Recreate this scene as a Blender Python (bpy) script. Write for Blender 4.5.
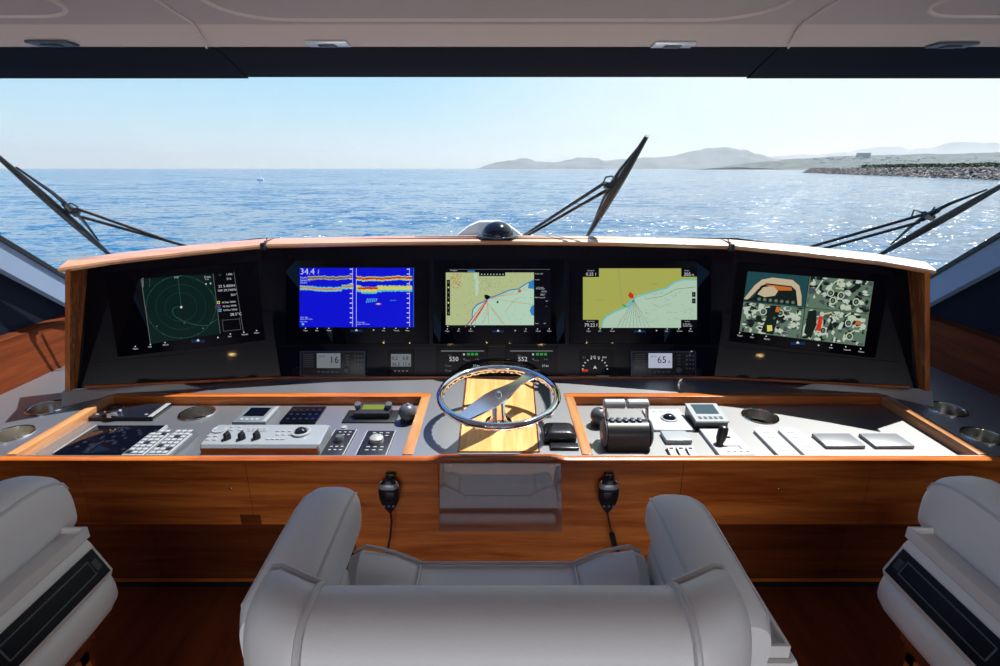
import bpy, bmesh, math, random
from mathutils import Vector, Matrix, noise
R = math.radians
rnd = random.Random(7)
scene = bpy.context.scene
for o in list(bpy.data.objects): bpy.data.objects.remove(o)
C = scene.collection

# ---------------------------------------------------------------- camera, sky, sun, exposure
F, CX, CY, H = 520.0, 497.5, 333.0, 1.66
TH = math.atan(164.5 / F); CT, ST = math.cos(TH), math.sin(TH)
cd = bpy.data.cameras.new('camera'); cam = bpy.data.objects.new('camera', cd); C.objects.link(cam)
cam.location = (0, 0, H); cam.rotation_euler = (math.pi/2 - TH, 0, 0)
cd.sensor_width = 36; cd.lens = 36 * F / 1000; cd.shift_x = 0.0025; cd.clip_end = 60000; cd.clip_start = 0.02
scene.camera = cam
scene.view_settings.view_transform = 'Standard'; scene.view_settings.look = 'None'
scene.view_settings.gamma = 1; scene.view_settings.use_curve_mapping = False
scene.view_settings.exposure = 0.0

AZ, EL = R(49), R(64.3)
SUN = Vector((math.cos(EL)*math.sin(AZ), math.cos(EL)*math.cos(AZ), math.sin(EL)))
w = bpy.data.worlds.new('World'); scene.world = w; w.use_nodes = True
nt = w.node_tree; nt.nodes.clear()
def N(t, typ, **kw):
    n = t.nodes.new(typ)
    for k, v in kw.items(): setattr(n, k, v)
    return n
wo = N(nt, 'ShaderNodeOutputWorld'); bg = N(nt, 'ShaderNodeBackground'); nt.links.new(bg.outputs[0], wo.inputs[0])
tc = N(nt, 'ShaderNodeTexCoord'); sx = N(nt, 'ShaderNodeSeparateXYZ'); nt.links.new(tc.outputs['Generated'], sx.inputs[0])
cr = N(nt, 'ShaderNodeValToRGB'); nt.links.new(sx.outputs['Z'], cr.inputs[0])
cr.color_ramp.elements[0].position = 0.0; cr.color_ramp.elements[0].color = (0.78, 0.92, 0.98, 1)
cr.color_ramp.elements[1].position = 1.0; cr.color_ramp.elements[1].color = (0.05, 0.18, 0.55, 1)
e = cr.color_ramp.elements.new(0.15); e.color = (0.47, 0.79, 1.0, 1)
e = cr.color_ramp.elements.new(0.32); e.color = (0.14, 0.38, 0.84, 1)
dp = N(nt, 'ShaderNodeVectorMath', operation='DOT_PRODUCT'); nt.links.new(tc.outputs['Generated'], dp.inputs[0])
gd = Vector((math.cos(R(22))*math.sin(R(50)), math.cos(R(22))*math.cos(R(50)), math.sin(R(22))))
dp.inputs[1].default_value = gd
mr = N(nt, 'ShaderNodeMapRange'); mr.inputs['From Min'].default_value = 0.45; mr.inputs['From Max'].default_value = 1.0
mr.interpolation_type = 'SMOOTHSTEP'
nt.links.new(dp.outputs['Value'], mr.inputs['Value'])
mx = N(nt, 'ShaderNodeMix', data_type='RGBA'); nt.links.new(mr.outputs[0], mx.inputs[0])
nt.links.new(cr.outputs[0], mx.inputs[6]); mx.inputs[7].default_value = (0.94, 1.04, 1.06, 1)
nt.links.new(mx.outputs[2], bg.inputs[0]); bg.inputs[1].default_value = 1.0

sd = bpy.data.lights.new('sun', 'SUN'); sd.energy = 10.0; sd.angle = R(0.55); sd.color = (1, 0.95, 0.88)
so = bpy.data.objects.new('sun', sd); C.objects.link(so); so.location = (3, 3, 6)
so.rotation_euler = SUN.to_track_quat('Z', 'Y').to_euler()

# area lamp added near the aft end to brighten the interior
ad_ = bpy.data.lights.new('aft_daylight', 'AREA'); ad_.shape = 'RECTANGLE'; ad_.size = 4.0; ad_.size_y = 0.6; ad_.energy = 62; ad_.color = (0.93, 0.95, 1.0)
ao_ = bpy.data.objects.new('aft_daylight', ad_); C.objects.link(ao_); ao_.location = (0, -3.3, 1.45); ao_.rotation_euler = (R(90), 0, 0)

# ---------------------------------------------------------------- rays through the lens used for measuring
CAM = Vector((0, 0, H))
def ray(px, py):
    u, v = (px - CX) / F, (CY - py) / F
    return Vector((u, CT + v * ST, v * CT - ST))
def onz(px, py, z): d = ray(px, py); return CAM + d * ((z - H) / d.z)
def ony(px, py, y): d = ray(px, py); return CAM + d * (y / d.y)
def onx(px, py, x): d = ray(px, py); return CAM + d * (x / d.x)
def onp(px, py, p, n): d = ray(px, py); return CAM + d * ((p - CAM).dot(n) / d.dot(n))

# ---------------------------------------------------------------- materials
MATS = {}
def pm(name, col, rough=0.5, metal=0.0, coat=0.0, spec=0.5, ior=1.5, emis=None, es=1.0, bump=None, var=None):
    if name in MATS: return MATS[name]
    m = bpy.data.materials.new(name); m.use_nodes = True; t = m.node_tree
    b = t.nodes['Principled BSDF']
    b.inputs['Base Color'].default_value = (*col, 1); b.inputs['Roughness'].default_value = rough
    b.inputs['Metallic'].default_value = metal; b.inputs['Coat Weight'].default_value = coat
    b.inputs['Coat Roughness'].default_value = 0.04
    b.inputs['Specular IOR Level'].default_value = spec; b.inputs['IOR'].default_value = ior
    if emis: b.inputs['Emission Color'].default_value = (*emis, 1); b.inputs['Emission Strength'].default_value = es
    if bump or var:
        co = N(t, 'ShaderNodeTexCoord'); no = N(t, 'ShaderNodeTexNoise'); t.links.new(co.outputs['Object'], no.inputs['Vector'])
        no.inputs['Scale'].default_value = (bump or var)[0]; no.inputs['Detail'].default_value = 4
        if bump:
            bp = N(t, 'ShaderNodeBump'); bp.inputs['Strength'].default_value = bump[1]; bp.inputs['Distance'].default_value = bump[2]
            t.links.new(no.outputs[0], bp.inputs['Height']); t.links.new(bp.outputs[0], b.inputs['Normal'])
        if var:
            r = N(t, 'ShaderNodeValToRGB'); t.links.new(no.outputs[0], r.inputs[0])
            r.color_ramp.elements[0].position = 0.35; r.color_ramp.elements[1].position = 0.7
            r.color_ramp.elements[0].color = (*[c * (1 - var[1]) for c in col], 1); r.color_ramp.elements[1].color = (*[min(1, c * (1 + var[1])) for c in col], 1)
            t.links.new(r.outputs[0], b.inputs['Base Color'])
    MATS[name] = m; return m
def wood(name, axis, dark, light, rough=0.22, coat=0.6, sc=1.0, board=None):
    m = bpy.data.materials.new(name); m.use_nodes = True; t = m.node_tree; b = t.nodes['Principled BSDF']
    co = N(t, 'ShaderNodeTexCoord'); mp = N(t, 'ShaderNodeMapping'); t.links.new(co.outputs['Object'], mp.inputs['Vector'])
    s = [16 * sc] * 3; s[axis] = 1.2 * sc; mp.inputs['Scale'].default_value = s
    n1 = N(t, 'ShaderNodeTexNoise'); n1.inputs['Scale'].default_value = 1.4; n1.inputs['Detail'].default_value = 5; n1.inputs['Distortion'].default_value = 0.7
    t.links.new(mp.outputs[0], n1.inputs['Vector'])
    n2 = N(t, 'ShaderNodeTexNoise'); n2.inputs['Scale'].default_value = 9; n2.inputs['Detail'].default_value = 3
    t.links.new(mp.outputs[0], n2.inputs['Vector'])
    ad = N(t, 'ShaderNodeMath', operation='MULTIPLY_ADD'); t.links.new(n2.outputs[0], ad.inputs[0]); ad.inputs[1].default_value = 0.3; t.links.new(n1.outputs[0], ad.inputs[2])
    r = N(t, 'ShaderNodeValToRGB'); t.links.new(ad.outputs[0], r.inputs[0])
    r.color_ramp.elements[0].position = 0.45; r.color_ramp.elements[0].color = (*dark, 1)
    r.color_ramp.elements[1].position = 0.85; r.color_ramp.elements[1].color = (*light, 1)
    t.links.new(r.outputs[0], b.inputs['Base Color'])
    b.inputs['Roughness'].default_value = rough; b.inputs['Coat Weight'].default_value = coat; b.inputs['Coat Roughness'].default_value = 0.05
    MATS[name] = m; return m
teak = wood('varnished_teak', 0, (0.27, 0.055, 0.010), (0.62, 0.18, 0.035))
teak_v = wood('varnished_teak_upright', 2, (0.24, 0.06, 0.014), (0.50, 0.17, 0.045))
teak_y = wood('varnished_teak_fore_aft', 1, (0.33, 0.13, 0.045), (0.58, 0.28, 0.12))
teak_pale = wood('golden_teak', 1, (0.52, 0.25, 0.08), (0.80, 0.47, 0.20))
teak_dky = wood('dark_teak_fore_aft', 1, (0.045, 0.010, 0.004), (0.12, 0.028, 0.009), rough=.65, coat=0)  # teak colour darkened to carry the shade on the side coaming
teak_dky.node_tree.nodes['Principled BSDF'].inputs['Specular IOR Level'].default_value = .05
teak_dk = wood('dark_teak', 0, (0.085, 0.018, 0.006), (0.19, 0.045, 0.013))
floor_m = wood('floor_wood', 1, (0.17, 0.036, 0.012), (0.32, 0.075, 0.022), rough=0.45, coat=0.1, sc=0.8)
deck_m = pm('satin_slate_gelcoat', (0.020, 0.029, 0.048), 0.40, 0.0, ior=5.0, var=(3, 0.10))
navy = pm('navy_lining', (0.004, 0.006, 0.016), 0.8, spec=0.12)
blk_gloss = pm('black_glass', (0.002, 0.003, 0.008), 0.035, spec=0.22)
blk_panel = pm('black_fascia', (0.003, 0.004, 0.011), 0.04, spec=0.28)
blk = pm('black_plastic', (0.010, 0.011, 0.016), 0.38)
blk_shiny = pm('black_gloss_plastic', (0.008, 0.010, 0.018), 0.12)
leather_blk = pm('black_leather', (0.012, 0.013, 0.018), 0.28, bump=(90, 0.3, 0.002))
chrome = pm('chrome', (0.86, 0.88, 0.92), 0.06, 1.0)
steel = pm('brushed_steel', (0.72, 0.69, 0.62), 0.24, 1.0)
silver = pm('silver_plastic', (0.34, 0.36, 0.39), 0.35, 0.3)
greyp = pm('grey_plastic', (0.28, 0.31, 0.34), 0.4)
dkgrey = pm('dark_grey_plastic', (0.06, 0.07, 0.09), 0.38)
slateb = pm('slate_blue_plastic', (0.05, 0.075, 0.14), 0.35)
leather = pm('pale_grey_leather', (0.72, 0.72, 0.735), 0.45, bump=(140, 0.25, 0.0012))
piping_m = pm('grey_piping', (0.58, 0.58, 0.59), 0.4)
shell_m = pm('white_moulding', (0.68, 0.67, 0.66), 0.3)
shell_dk = pm('grey_moulding', (0.34, 0.34, 0.35), 0.35)
liner = pm('taupe_headliner', (0.46, 0.39, 0.37), 0.6, bump=(60, 0.2, 0.002))
liner2 = pm('pale_headliner', (0.60, 0.52, 0.49), 0.6)
pillar_m = pm('blue_grey_gelcoat', (0.20, 0.26, 0.38), 0.4, spec=.3)
white_gel = pm('white_gelcoat', (0.75, 0.78, 0.82), 0.18, coat=0.5)
rubber = pm('black_rubber', (0.008, 0.008, 0.010), 0.5)
wiper_m = pm('black_wiper_paint', (0.015, 0.016, 0.020), 0.25, coat=0.4)
def em(name, c, s=1.0): return pm(name, (0.001, 0.001, 0.003), 0.06, emis=c, es=s, spec=.15)
def glass(name, refl=0.05, tint=(1, 1, 1)):
    m = bpy.data.materials.new(name); m.use_nodes = True; t = m.node_tree; t.nodes.clear()
    o = N(t, 'ShaderNodeOutputMaterial'); mi = N(t, 'ShaderNodeMixShader'); tr = N(t, 'ShaderNodeBsdfTransparent'); gl = N(t, 'ShaderNodeBsdfGlossy')
    tr.inputs[0].default_value = (*tint, 1); gl.inputs['Roughness'].default_value = 0.02; mi.inputs[0].default_value = refl
    t.links.new(tr.outputs[0], mi.inputs[1]); t.links.new(gl.outputs[0], mi.inputs[2]); t.links.new(mi.outputs[0], o.inputs[0])
    MATS[name] = m; return m
pane_m = glass('windscreen_glass', 0.008, (0.97, 0.985, 0.99))
acrylic = glass('clear_acrylic', 0.44, (0.93, 0.90, 0.88))

# ---------------------------------------------------------------- mesh builder
ROOT = {}
class MB:
    def __init__(s): s.v = []; s.f = []; s.m = []; s.sm = []; s.M = Matrix()
    def add(s, vs, fs, mat=0, smooth=False):
        b = len(s.v); s.v += [s.M @ Vector(p) for p in vs]
        for f in fs: s.f.append(tuple(i + b for i in f)); s.m.append(mat); s.sm.append(smooth)
        return s
    def box(s, x0, x1, y0, y1, z0, z1, mat=0, bev=0.0, top=None):
        if bev > 0:
            return s.rbox(x0, x1, y0, y1, z0, z1, bev, mat)
        vs = [(x0,y0,z0),(x1,y0,z0),(x1,y1,z0),(x0,y1,z0),(x0,y0,z1),(x1,y0,z1),(x1,y1,z1),(x0,y1,z1)]
        return s.add(vs, [(0,3,2,1),(4,5,6,7),(0,1,5,4),(1,2,6,5),(2,3,7,6),(3,0,4,7)], mat)
    def rbox(s, x0, x1, y0, y1, z0, z1, r, mat=0, seg=2):
        bm = bmesh.new(); bmesh.ops.create_cube(bm, size=1)
        for v in bm.verts: v.co = Vector(((x0+x1)/2 + v.co.x*(x1-x0), (y0+y1)/2 + v.co.y*(y1-y0), (z0+z1)/2 + v.co.z*(z1-z0)))
        r = min(r, (x1-x0)*.49, (y1-y0)*.49, (z1-z0)*.49)
        bmesh.ops.bevel(bm, geom=bm.edges[:], offset=r, segments=seg, profile=0.5, affect='EDGES')
        bm.verts.index_update(); s.add([v.co.copy() for v in bm.verts], [[v.index for v in f.verts] for f in bm.faces], mat, True); bm.free(); return s
    def prism(s, poly, off, mat=0, smooth=False):      # poly: 3-D points, off: vector
        n = len(poly); off = Vector(off); p = [Vector(a) for a in poly]
        vs = p + [a + off for a in p]
        fs = [tuple(range(n))[::-1], tuple(range(n, 2*n))] + [(i, (i+1) % n, (i+1) % n + n, i + n) for i in range(n)]
        return s.add(vs, fs, mat, smooth)
    def poly(s, pts, mat=0): return s.add(pts, [tuple(range(len(pts)))], mat)
    def rings(s, rings, mat=0, smooth=True, caps=True, closed=False):
        n = len(rings[0]); vs = [p for r in rings for p in r]; fs = []
        L = len(rings)
        for i in range(L if closed else L-1):
            for j in range(n):
                a, b = i*n + j, i*n + (j+1) % n; c, d = ((i+1) % L)*n + (j+1) % n, ((i+1) % L)*n + j
                fs.append((a, b, c, d))
        if caps and not closed: fs += [tuple(range(n))[::-1], tuple(range((L-1)*n, L*n))]
        return s.add(vs, fs, mat, smooth)
    def lathe(s, prof, c=(0,0,0), ax=(0,0,1), n=28, mat=0, smooth=True, caps=True):   # prof: (radius, height)
        q = Vector(ax).to_track_quat('Z', 'Y').to_matrix(); c = Vector(c)
        rs = [[c + q @ Vector((max(r, 1e-5)*math.cos(2*math.pi*k/n), max(r, 1e-5)*math.sin(2*math.pi*k/n), h)) for k in range(n)] for r, h in prof]
        return s.rings(rs, mat, smooth, caps)
    def tube(s, pts, r, n=8, mat=0, closed=False, rr=None):
        pts = [Vector(p) for p in pts]; L = len(pts); rs = []; up = None
        for i, p in enumerate(pts):
            a = pts[(i-1) % L] if (closed or i > 0) else p; b = pts[(i+1) % L] if (closed or i < L-1) else p
            d = (b - a).normalized()
            if up is None: up = d.orthogonal().normalized()
            up = (up - d * up.dot(d)).normalized(); sd_ = d.cross(up); q = rr[i] if rr else r
            rs.append([p + (up*math.cos(2*math.pi*k/n) + sd_*math.sin(2*math.pi*k/n))*q for k in range(n)])
        return s.rings(rs, mat, True, not closed, closed)
    def text(s, txt, size, pos, xd, ud, mat=0, align='LEFT', lift=None):
        cu = bpy.data.curves.new('t', 'FONT'); cu.body = txt; cu.size = size; cu.align_x = align; cu.resolution_u = 2
        ob = bpy.data.objects.new('t', cu); C.objects.link(ob); dg = bpy.context.evaluated_depsgraph_get(); dg.update()
        me = ob.evaluated_get(dg).to_mesh(); xd, ud, pos = Vector(xd), Vector(ud), Vector(pos)
        s.add([pos + xd*v.co.x + ud*v.co.y for v in me.vertices], [tuple(p.vertices) for p in me.polygons], mat)
        ob.evaluated_get(dg).to_mesh_clear(); bpy.data.objects.remove(ob); bpy.data.curves.remove(cu); return s
    def build_each(s, name, mats, parent):
        par = list(range(len(s.v)))
        def fd(a):
            while par[a] != a: par[a] = par[par[a]]; a = par[a]
            return a
        for f in s.f:
            for a in f[1:]: par[fd(a)] = fd(f[0])
        g = {}
        for k, f in enumerate(s.f): g.setdefault(fd(f[0]), []).append(k)
        out = []
        for ks in g.values():
            q = MB(); mp = {}
            for k in ks:
                for a in s.f[k]:
                    if a not in mp: mp[a] = len(q.v); q.v.append(s.v[a])
                q.f.append(tuple(mp[a] for a in s.f[k])); q.m.append(s.m[k]); q.sm.append(s.sm[k])
            if isinstance(mats, (list, tuple)):
                used = sorted(set(q.m)); mm_ = [mats[a] for a in used]; q.m = [used.index(a) for a in q.m]
            else: mm_ = mats
            out.append(q.build(name, mm_, parent))
        return out
    def build(s, name, mats, parent=None, label=None, origin=None):
        if not isinstance(mats, (list, tuple)): mats = [mats]
        if parent is not None: og = ROOT[parent.name]
        elif origin is not None: og = Vector(origin)
        else:
            lo = [min(v[i] for v in s.v) for i in range(3)]; hi = [max(v[i] for v in s.v) for i in range(3)]
            og = Vector(((lo[0]+hi[0])/2, (lo[1]+hi[1])/2, lo[2]))
        me = bpy.data.meshes.new(name); me.from_pydata([v - og for v in s.v], [], s.f)
        for m in mats: me.materials.append(m)
        me.polygons.foreach_set('material_index', s.m); me.polygons.foreach_set('use_smooth', s.sm); me.update()
        bm = bmesh.new(); bm.from_mesh(me); bmesh.ops.recalc_face_normals(bm, faces=bm.faces); bm.to_mesh(me); bm.free()
        try: me.set_sharp_from_angle(angle=R(38))
        except Exception: pass
        o = bpy.data.objects.new(name, me); C.objects.link(o)
        if parent is not None: o.parent = parent
        else: o.location = og
        ROOT[o.name] = og
        if label: o['label'] = label
        return o
def tag(o, label, cat, group=None, kind=None):
    o['label'] = label; o['category'] = cat
    if group: o['group'] = group
    if kind: o['kind'] = kind
    return o
def thing(name, loc, label, cat, group=None):
    o = bpy.data.objects.new(name, None); C.objects.link(o); o.location = loc; o.empty_display_size = 0.05
    ROOT[o.name] = Vector(loc); return tag(o, label, cat, group)
def struct(mb, name, mats, origin=None):
    o = mb.build(name, mats, origin=origin); o['kind'] = 'structure'; return o
def copy_tree(o, parent=None):
    c = o.copy(); C.objects.link(c); ROOT[c.name] = ROOT[o.name]
    if parent is not None: c.parent = parent
    for ch in [x for x in bpy.data.objects if x.parent == o]: copy_tree(ch, c)
    return c
def sup(cx, cz, a, b, n, e=4.0):     # superellipse ring in 2-D
    out = []
    for k in range(n):
        t = 2*math.pi*(k+.5)/n; c, s_ = math.cos(t), math.sin(t)
        out.append((cx + a*math.copysign(abs(c)**(2/e), c), cz + b*math.copysign(abs(s_)**(2/e), s_)))
    return out

DECK, TRAY = 0.74, 0.706

# ================================================================ SETTING
# floor, headliner, header, side walls
m = MB(); m.box(-2.3, 2.3, -5.5, 1.80, -0.05, 0.0); struct(m, 'floor', floor_m)
CZ = H + 0.342
m = MB()
m.box(-2.6, 2.6, -5.5, 1.55, CZ+0.02, CZ + 0.10, 0)
m.rings([[(x, 1.55, CZ+0.02), (x, 1.565, CZ+0.018), (x, 1.605, CZ-0.001), (x, 1.72, CZ-0.004), (x, 1.78, CZ+0.10), (x, 1.55, CZ+0.10)] for x in (-2.6, 2.6)], 1, False)
ceil = struct(m, 'ceiling', [liner, liner2])
def bead(pts, nm, r=0.006):
    mm = MB(); mm.tube(pts, r, 8, 0, True); o = struct(mm, nm, liner2); return o
def rrect(x0, x1, y0, y1, r, z, n=8):
    out = []
    for cx_, cy_, a0 in ((x1-r, y1-r, 0), (x0+r, y1-r, 90), (x0+r, y0+r, 180), (x1-r, y0+r, 270)):
        for k in range(n+1):
            a = R(a0 + 90*k/n); out.append((cx_ + r*math.cos(a), cy_ + r*math.sin(a), z))
    return out
for i, (x0, x1) in enumerate(((-2.5, -1.0), (-0.66, 0.66), (1.0, 2.5))):
    bead(rrect(x0, x1, -0.2, 1.47 if i != 1 else 1.50, 0.14, CZ+0.02), 'trim_%d' % (i+4))
for i, sx_ in enumerate((-1, 1)):
    mm = MB(); mm.tube([(sx_*0.62, 0.2, CZ+0.02), (sx_*0.70, 0.9, CZ+0.02), (sx_*0.79, 1.52, CZ+0.018), (sx_*0.81, 1.61, CZ-0.003), (sx_*0.85, 1.70, CZ-0.005)], 0.004, 6)
    struct(mm, 'trim_%d' % (i+7), liner2)
# unseen slabs added above the windscreen ends to shade the outer worktop
for i, s in enumerate((-1, 1)):
    m = MB(); x0, x1 = sorted((s*2.15, s*2.6)); m.box(x0, x1, 1.6, 2.66, CZ+.075, CZ+.15); struct(m, 'trim_%d' % (14+i), navy)
# black header over the windscreen, three sections
for i, (x0, x1) in enumerate(((-2.6, -0.824), (-0.820, 0.820), (0.824, 2.6))):
    m = MB(); dz = 0.004 if i != 1 else 0
    sec = [(1.70, CZ-0.006), (1.79, CZ-0.030), (1.875, H+0.288-dz), (1.895, H+0.288-dz), (1.93, CZ+0.10), (1.75, CZ+0.10)]
    m.rings([[(x, y, z) for y, z in sec] for x in (x0, x1)], 0, False)
    struct(m, 'trim_%d' % (i+1), navy)
# windscreen: three panes raking from the sill to the header
GP, GN = Vector((0, 2.075, H+0.31)), Vector((0, -0.79, -0.60)).normalized()
GB, GT = Vector((0, 2.60, H-0.38)), Vector((0, 1.90, H+0.32))
GN = (GT-GB).cross(Vector((1, 0, 0))).normalized()
if GN.y > 0: GN = -GN      # points to the camera
for i, (x0, x1) in enumerate(((-2.45, -1.0), (-0.998, 0.998), (1.0, 2.45))):
    m = MB(); g_ = GB if i == 1 else GB + (GB-GT)*0.5; m.prism([(x0, g_.y, g_.z), (x1, g_.y, g_.z), (x1, GT.y, GT.z), (x0, GT.y, GT.z)], -GN*0.008)
    struct(m, 'window_%d' % (i+1), pane_m)
# side walls: dark lining below the windows, teak coaming, white slanted pillar
for nm, s in (('left', -1), ('right', 1)):
    m = MB()
    X = 2.20
    poly = [(s*X, -5.5, 0), (s*X, 3.0, 0), (s*X, 3.0, H-0.97), (s*X, 2.72, H-0.76), (s*X, 1.80, H-0.02), (s*X, -0.4, H-0.02), (s*X, -0.4, CZ+0.02), (s*X, -5.5, CZ+0.02)]
    m.prism(poly, (s*0.08, 0, 0)); struct(m, 'wall_' + nm, navy)
    m = MB()   # coaming: curved teak board between deck and lining
    secs = []
    for y in (-3.6, 1.0, 1.5, 1.8, 2.0, 2.2, 2.4, 2.6):
        secs.append([(s*2.105, y, 0.70), (s*2.125, y, DECK+0.02), (s*2.145, y, DECK+0.10), (s*2.17, y, DECK+0.20), (s*2.20, y, DECK+0.215), (s*2.20, y, 0.70)])
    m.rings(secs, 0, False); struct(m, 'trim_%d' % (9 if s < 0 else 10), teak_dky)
    m = MB()   # pillar
    a, b = Vector((s*2.21, 2.66, H-0.66)), Vector((s*2.21, 1.95, H-0.08)); 
    up = Vector((0, 0.63, 0.77))
    c0 = Vector((s*2.21, 1.80, H+0.01)); a0 = Vector((s*2.21, 2.85, H-0.835))
    d = (c0-a0).normalized(); upn = Vector((1, 0, 0)).cross(d); upn = upn if upn.z > 0 else -upn
    def bar(p, q, u0, u1, t, mat):
        m.prism([p+upn*u0, q+upn*u0, q+upn*u1, p+upn*u1], (-s*t, 0, 0), mat)
    bar(a0, c0+d*0.5, -0.055, 0.055, 0.05, 0); bar(a0, c0+d*0.5, 0.055, 0.075, 0.06, 1)
    struct(m, 'trim_%d' % (11 if s < 0 else 12), [pillar_m, rubber])
# ================================================================ HELM CONSOLE (desk)
desk = thing('helm_desk', (0, 1.6, 0), 'long varnished teak helm desk with slate grey worktop below the row of screens', 'desk')
YF = 1.52     # front face
m = MB()      # worktop with two recesses: strips around them
TX0, TX1, TY0, TY1 = 0.285, 1.655, 1.545, 2.045
def slab(x0, x1, y0, y1, z1=DECK, t=0.03): m.box(x0, x1, y0, y1, z1-t, z1)
YB = 2.30
slab(-2.12, -TX1, YF+.02, YB); slab(TX1, 2.12, YF+.02, YB); slab(-TX0, TX0, YF+.02, YB)
slab(-TX1, -TX0, TY1, YB); slab(TX0, TX1, TY1, YB); slab(-TX1, -TX0, YF+.02, TY0); slab(TX0, TX1, YF+.02, TY0)
for s in (-1, 1):
    x0, x1 = sorted((s*TX0, s*TX1)); m.box(x0, x1, TY0, TY1, TRAY-0.03, TRAY)
    x0, x1 = sorted((s*1.3, s*2.12)); slab(x0, x1, YB, 2.6)
top = m.build('worktop', deck_m, desk)
# frames round the two recesses
fw, ft = 0.036, 0.004
for s in (-1, 1):
    m = MB(); a, b = (-TX1, -TX0) if s < 0 else (TX0, TX1)
    for (x0, x1, y0, y1) in ((a, b, TY1-fw, TY1), (a, a+fw, TY0, TY1-fw), (b-fw, b, TY0, TY1-fw)):
        m = MB(); m.box(x0, x1, y0, y1, TRAY, DECK+ft, 0, 0.002)
        m.build('recess_frame', teak if y1-y0 < .1 else teak_y, desk)
# raised plinths below the angled wings are made with the dash
# centre teak inlay
m = MB(); q = [onz(x, y, DECK+0.006) for x, y in ((458.5, 451), (539, 451), (532.5, 374), (467, 374))]
m.prism([(p.x, p.y, DECK) for p in q], (0, 0, 0.006)); m.build('teak_inlay', teak_pale, desk)
m = MB()
for a, b in ((q[0], q[3]), (q[1], q[2])):
    m.tube([(a.x, a.y, DECK+0.004), (b.x, b.y, DECK+0.004)], 0.004, 6)
m.build('inlay_edging', teak_dk, desk)
# lip with a raised middle
m = MB(); rs = []
for x, dz in ((-2.12, 0), (-0.235, 0), (-0.215, 0.003), (-0.19, 0.012), (-0.175, 0.014), (0.175, 0.014), (0.19, 0.012), (0.215, 0.003), (0.235, 0), (2.12, 0)):
    dy = -dz*0.7
    rs.append([(x, YF+0.022+dy, DECK-0.02), (x, YF+0.022+dy, DECK-0.002+dz), (x, YF+0.016+dy, DECK+0.002+dz), (x, YF+0.004+dy, DECK+0.002+dz), (x, YF-0.004+dy, DECK-0.003+dz), (x, YF-0.005+dy, DECK-0.010+dz*.4), (x, YF, DECK-0.016)])
m.rings(rs, 0, True); m.build('front_lip', teak, desk)
zb = 0.483
m = MB()
for x0, x1 in ((-2.12, -1.404), (-1.402, -0.842), (-0.840, -0.20), (-0.198, 0.20), (0.202, 0.62), (0.622, 1.25), (1.252, 2.12)):
    m.box(x0, x1, YF, YF+0.03, zb, DECK-0.01)
m.build_each('front_panel', teak, desk)
m = MB()
m.box(-0.50, 0.56, YF+0.006, YF+0.05, 0.10, zb-0.002)
m.build('centre_panel', teak, desk)
m = MB()
for x0, x1 in ((-2.12, -1.35), (-1.347, -0.50), (0.56, 1.35), (1.353, 2.12)): m.box(x0, x1, 1.70, 1.73, 0.085, zb+0.1)
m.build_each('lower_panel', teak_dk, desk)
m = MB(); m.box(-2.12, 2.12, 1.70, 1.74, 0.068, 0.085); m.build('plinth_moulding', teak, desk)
m = MB(); m.box(-2.12, 2.12, 1.745, 1.78, 0.0, 0.10); m.build('toe_kick', rubber, desk)
m = MB(); m.box(-2.12, 2.12, 1.78, 2.6, 0.0, TRAY-0.04); m.build('carcass', navy, desk)
m = MB()   # small hatch lock and plate on the left
p = ony(251, 519, YF); m.box(p.x-0.035, p.x+0.035, YF-0.002, YF+.001, p.z-0.02, p.z+0.018); m.build('brand_plate'.replace('brand', 'name'), teak_dk, desk)
for px, py in ((231, 488), (779, 489)):
    m = MB(); p = ony(px, py, YF); m.lathe([(0.004, 0), (0.004, 0.004), (0.002, 0.005)], p, (0, -1, 0), 12); m.build('lock', chrome, desk)

# clear flap below the wheel
fl = thing('clear_flap', (0, YF, 0.48), 'clear reflective acrylic flap hanging on the teak front below the wheel', 'flap')
m = MB(); a = ony(440, 455, YF-0.03); b = ony(558, 532, YF-0.03)
bo = ony(499, 532, YF-0.131)
m.prism([(a.x, YF-0.026, DECK-0.001), (b.x, YF-0.026, DECK-0.001), (b.x, bo.y, bo.z), (a.x, bo.y, bo.z)], (0, 0.004, 0.0015)); m.build('panel', acrylic, fl)
m = MB(); m.tube([(a.x+.05, bo.y+.01, bo.z+.01), (a.x+.05, YF+.001, bo.z+.03)], .004, 8); m.tube([(b.x-.05, bo.y+.01, bo.z+.01), (b.x-.05, YF+.001, bo.z+.03)], .004, 8); m.build_each('standoff', acrylic, fl)
m = MB()
for x in (a.x+0.03, b.x-0.03): m.box(x-0.008, x+0.008, YF-0.030, YF, DECK-0.012, DECK-0.004)
m.build_each('hinge', chrome, fl)

# ================================================================ DASH with five screens
D0 = 2.40                                     # distance along the lens axis of the middle fascia
NC = Vector((0, -CT, ST)); PC = CAM - NC*D0   # middle plane
PSI = R(19)
def roty(v, a): return Matrix.Rotation(a, 3, 'Z') @ v
HB = onp(270, 378, PC, NC)
NL = roty(NC, PSI); NR = roty(NC, -PSI)
HBR = onp(725, 378, PC, NC)
class Plane:
    def __init__(s, p, n, yaw):
        s.p, s.n = p, n; s.x = roty(Vector((1, 0, 0)), yaw); s.u = n.cross(s.x); s.u = s.u if s.u.z > 0 else -s.u
    def at(s, px, py, off=0.0): return onp(px, py, s.p, s.n) + s.n*off if off == 0 else onp(px, py, s.p + s.n*off, s.n)
    def ang(s, a, b): pass
MID, LEF, RIG = Plane(PC, NC, 0), Plane(HB, NL, PSI), Plane(HBR, NR, -PSI)
dash = thing('instrument_dash', (0, 2.25, DECK), 'wide black instrument dash with teak end boards and glossy teak cap', 'dashboard')
def fas(pl, pts, th, name, mat, off=0.0):
    m = MB(); m.prism([pl.at(x, y, off) for x, y in pts], -pl.n*th); return m.build(name, mat, dash)
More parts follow.
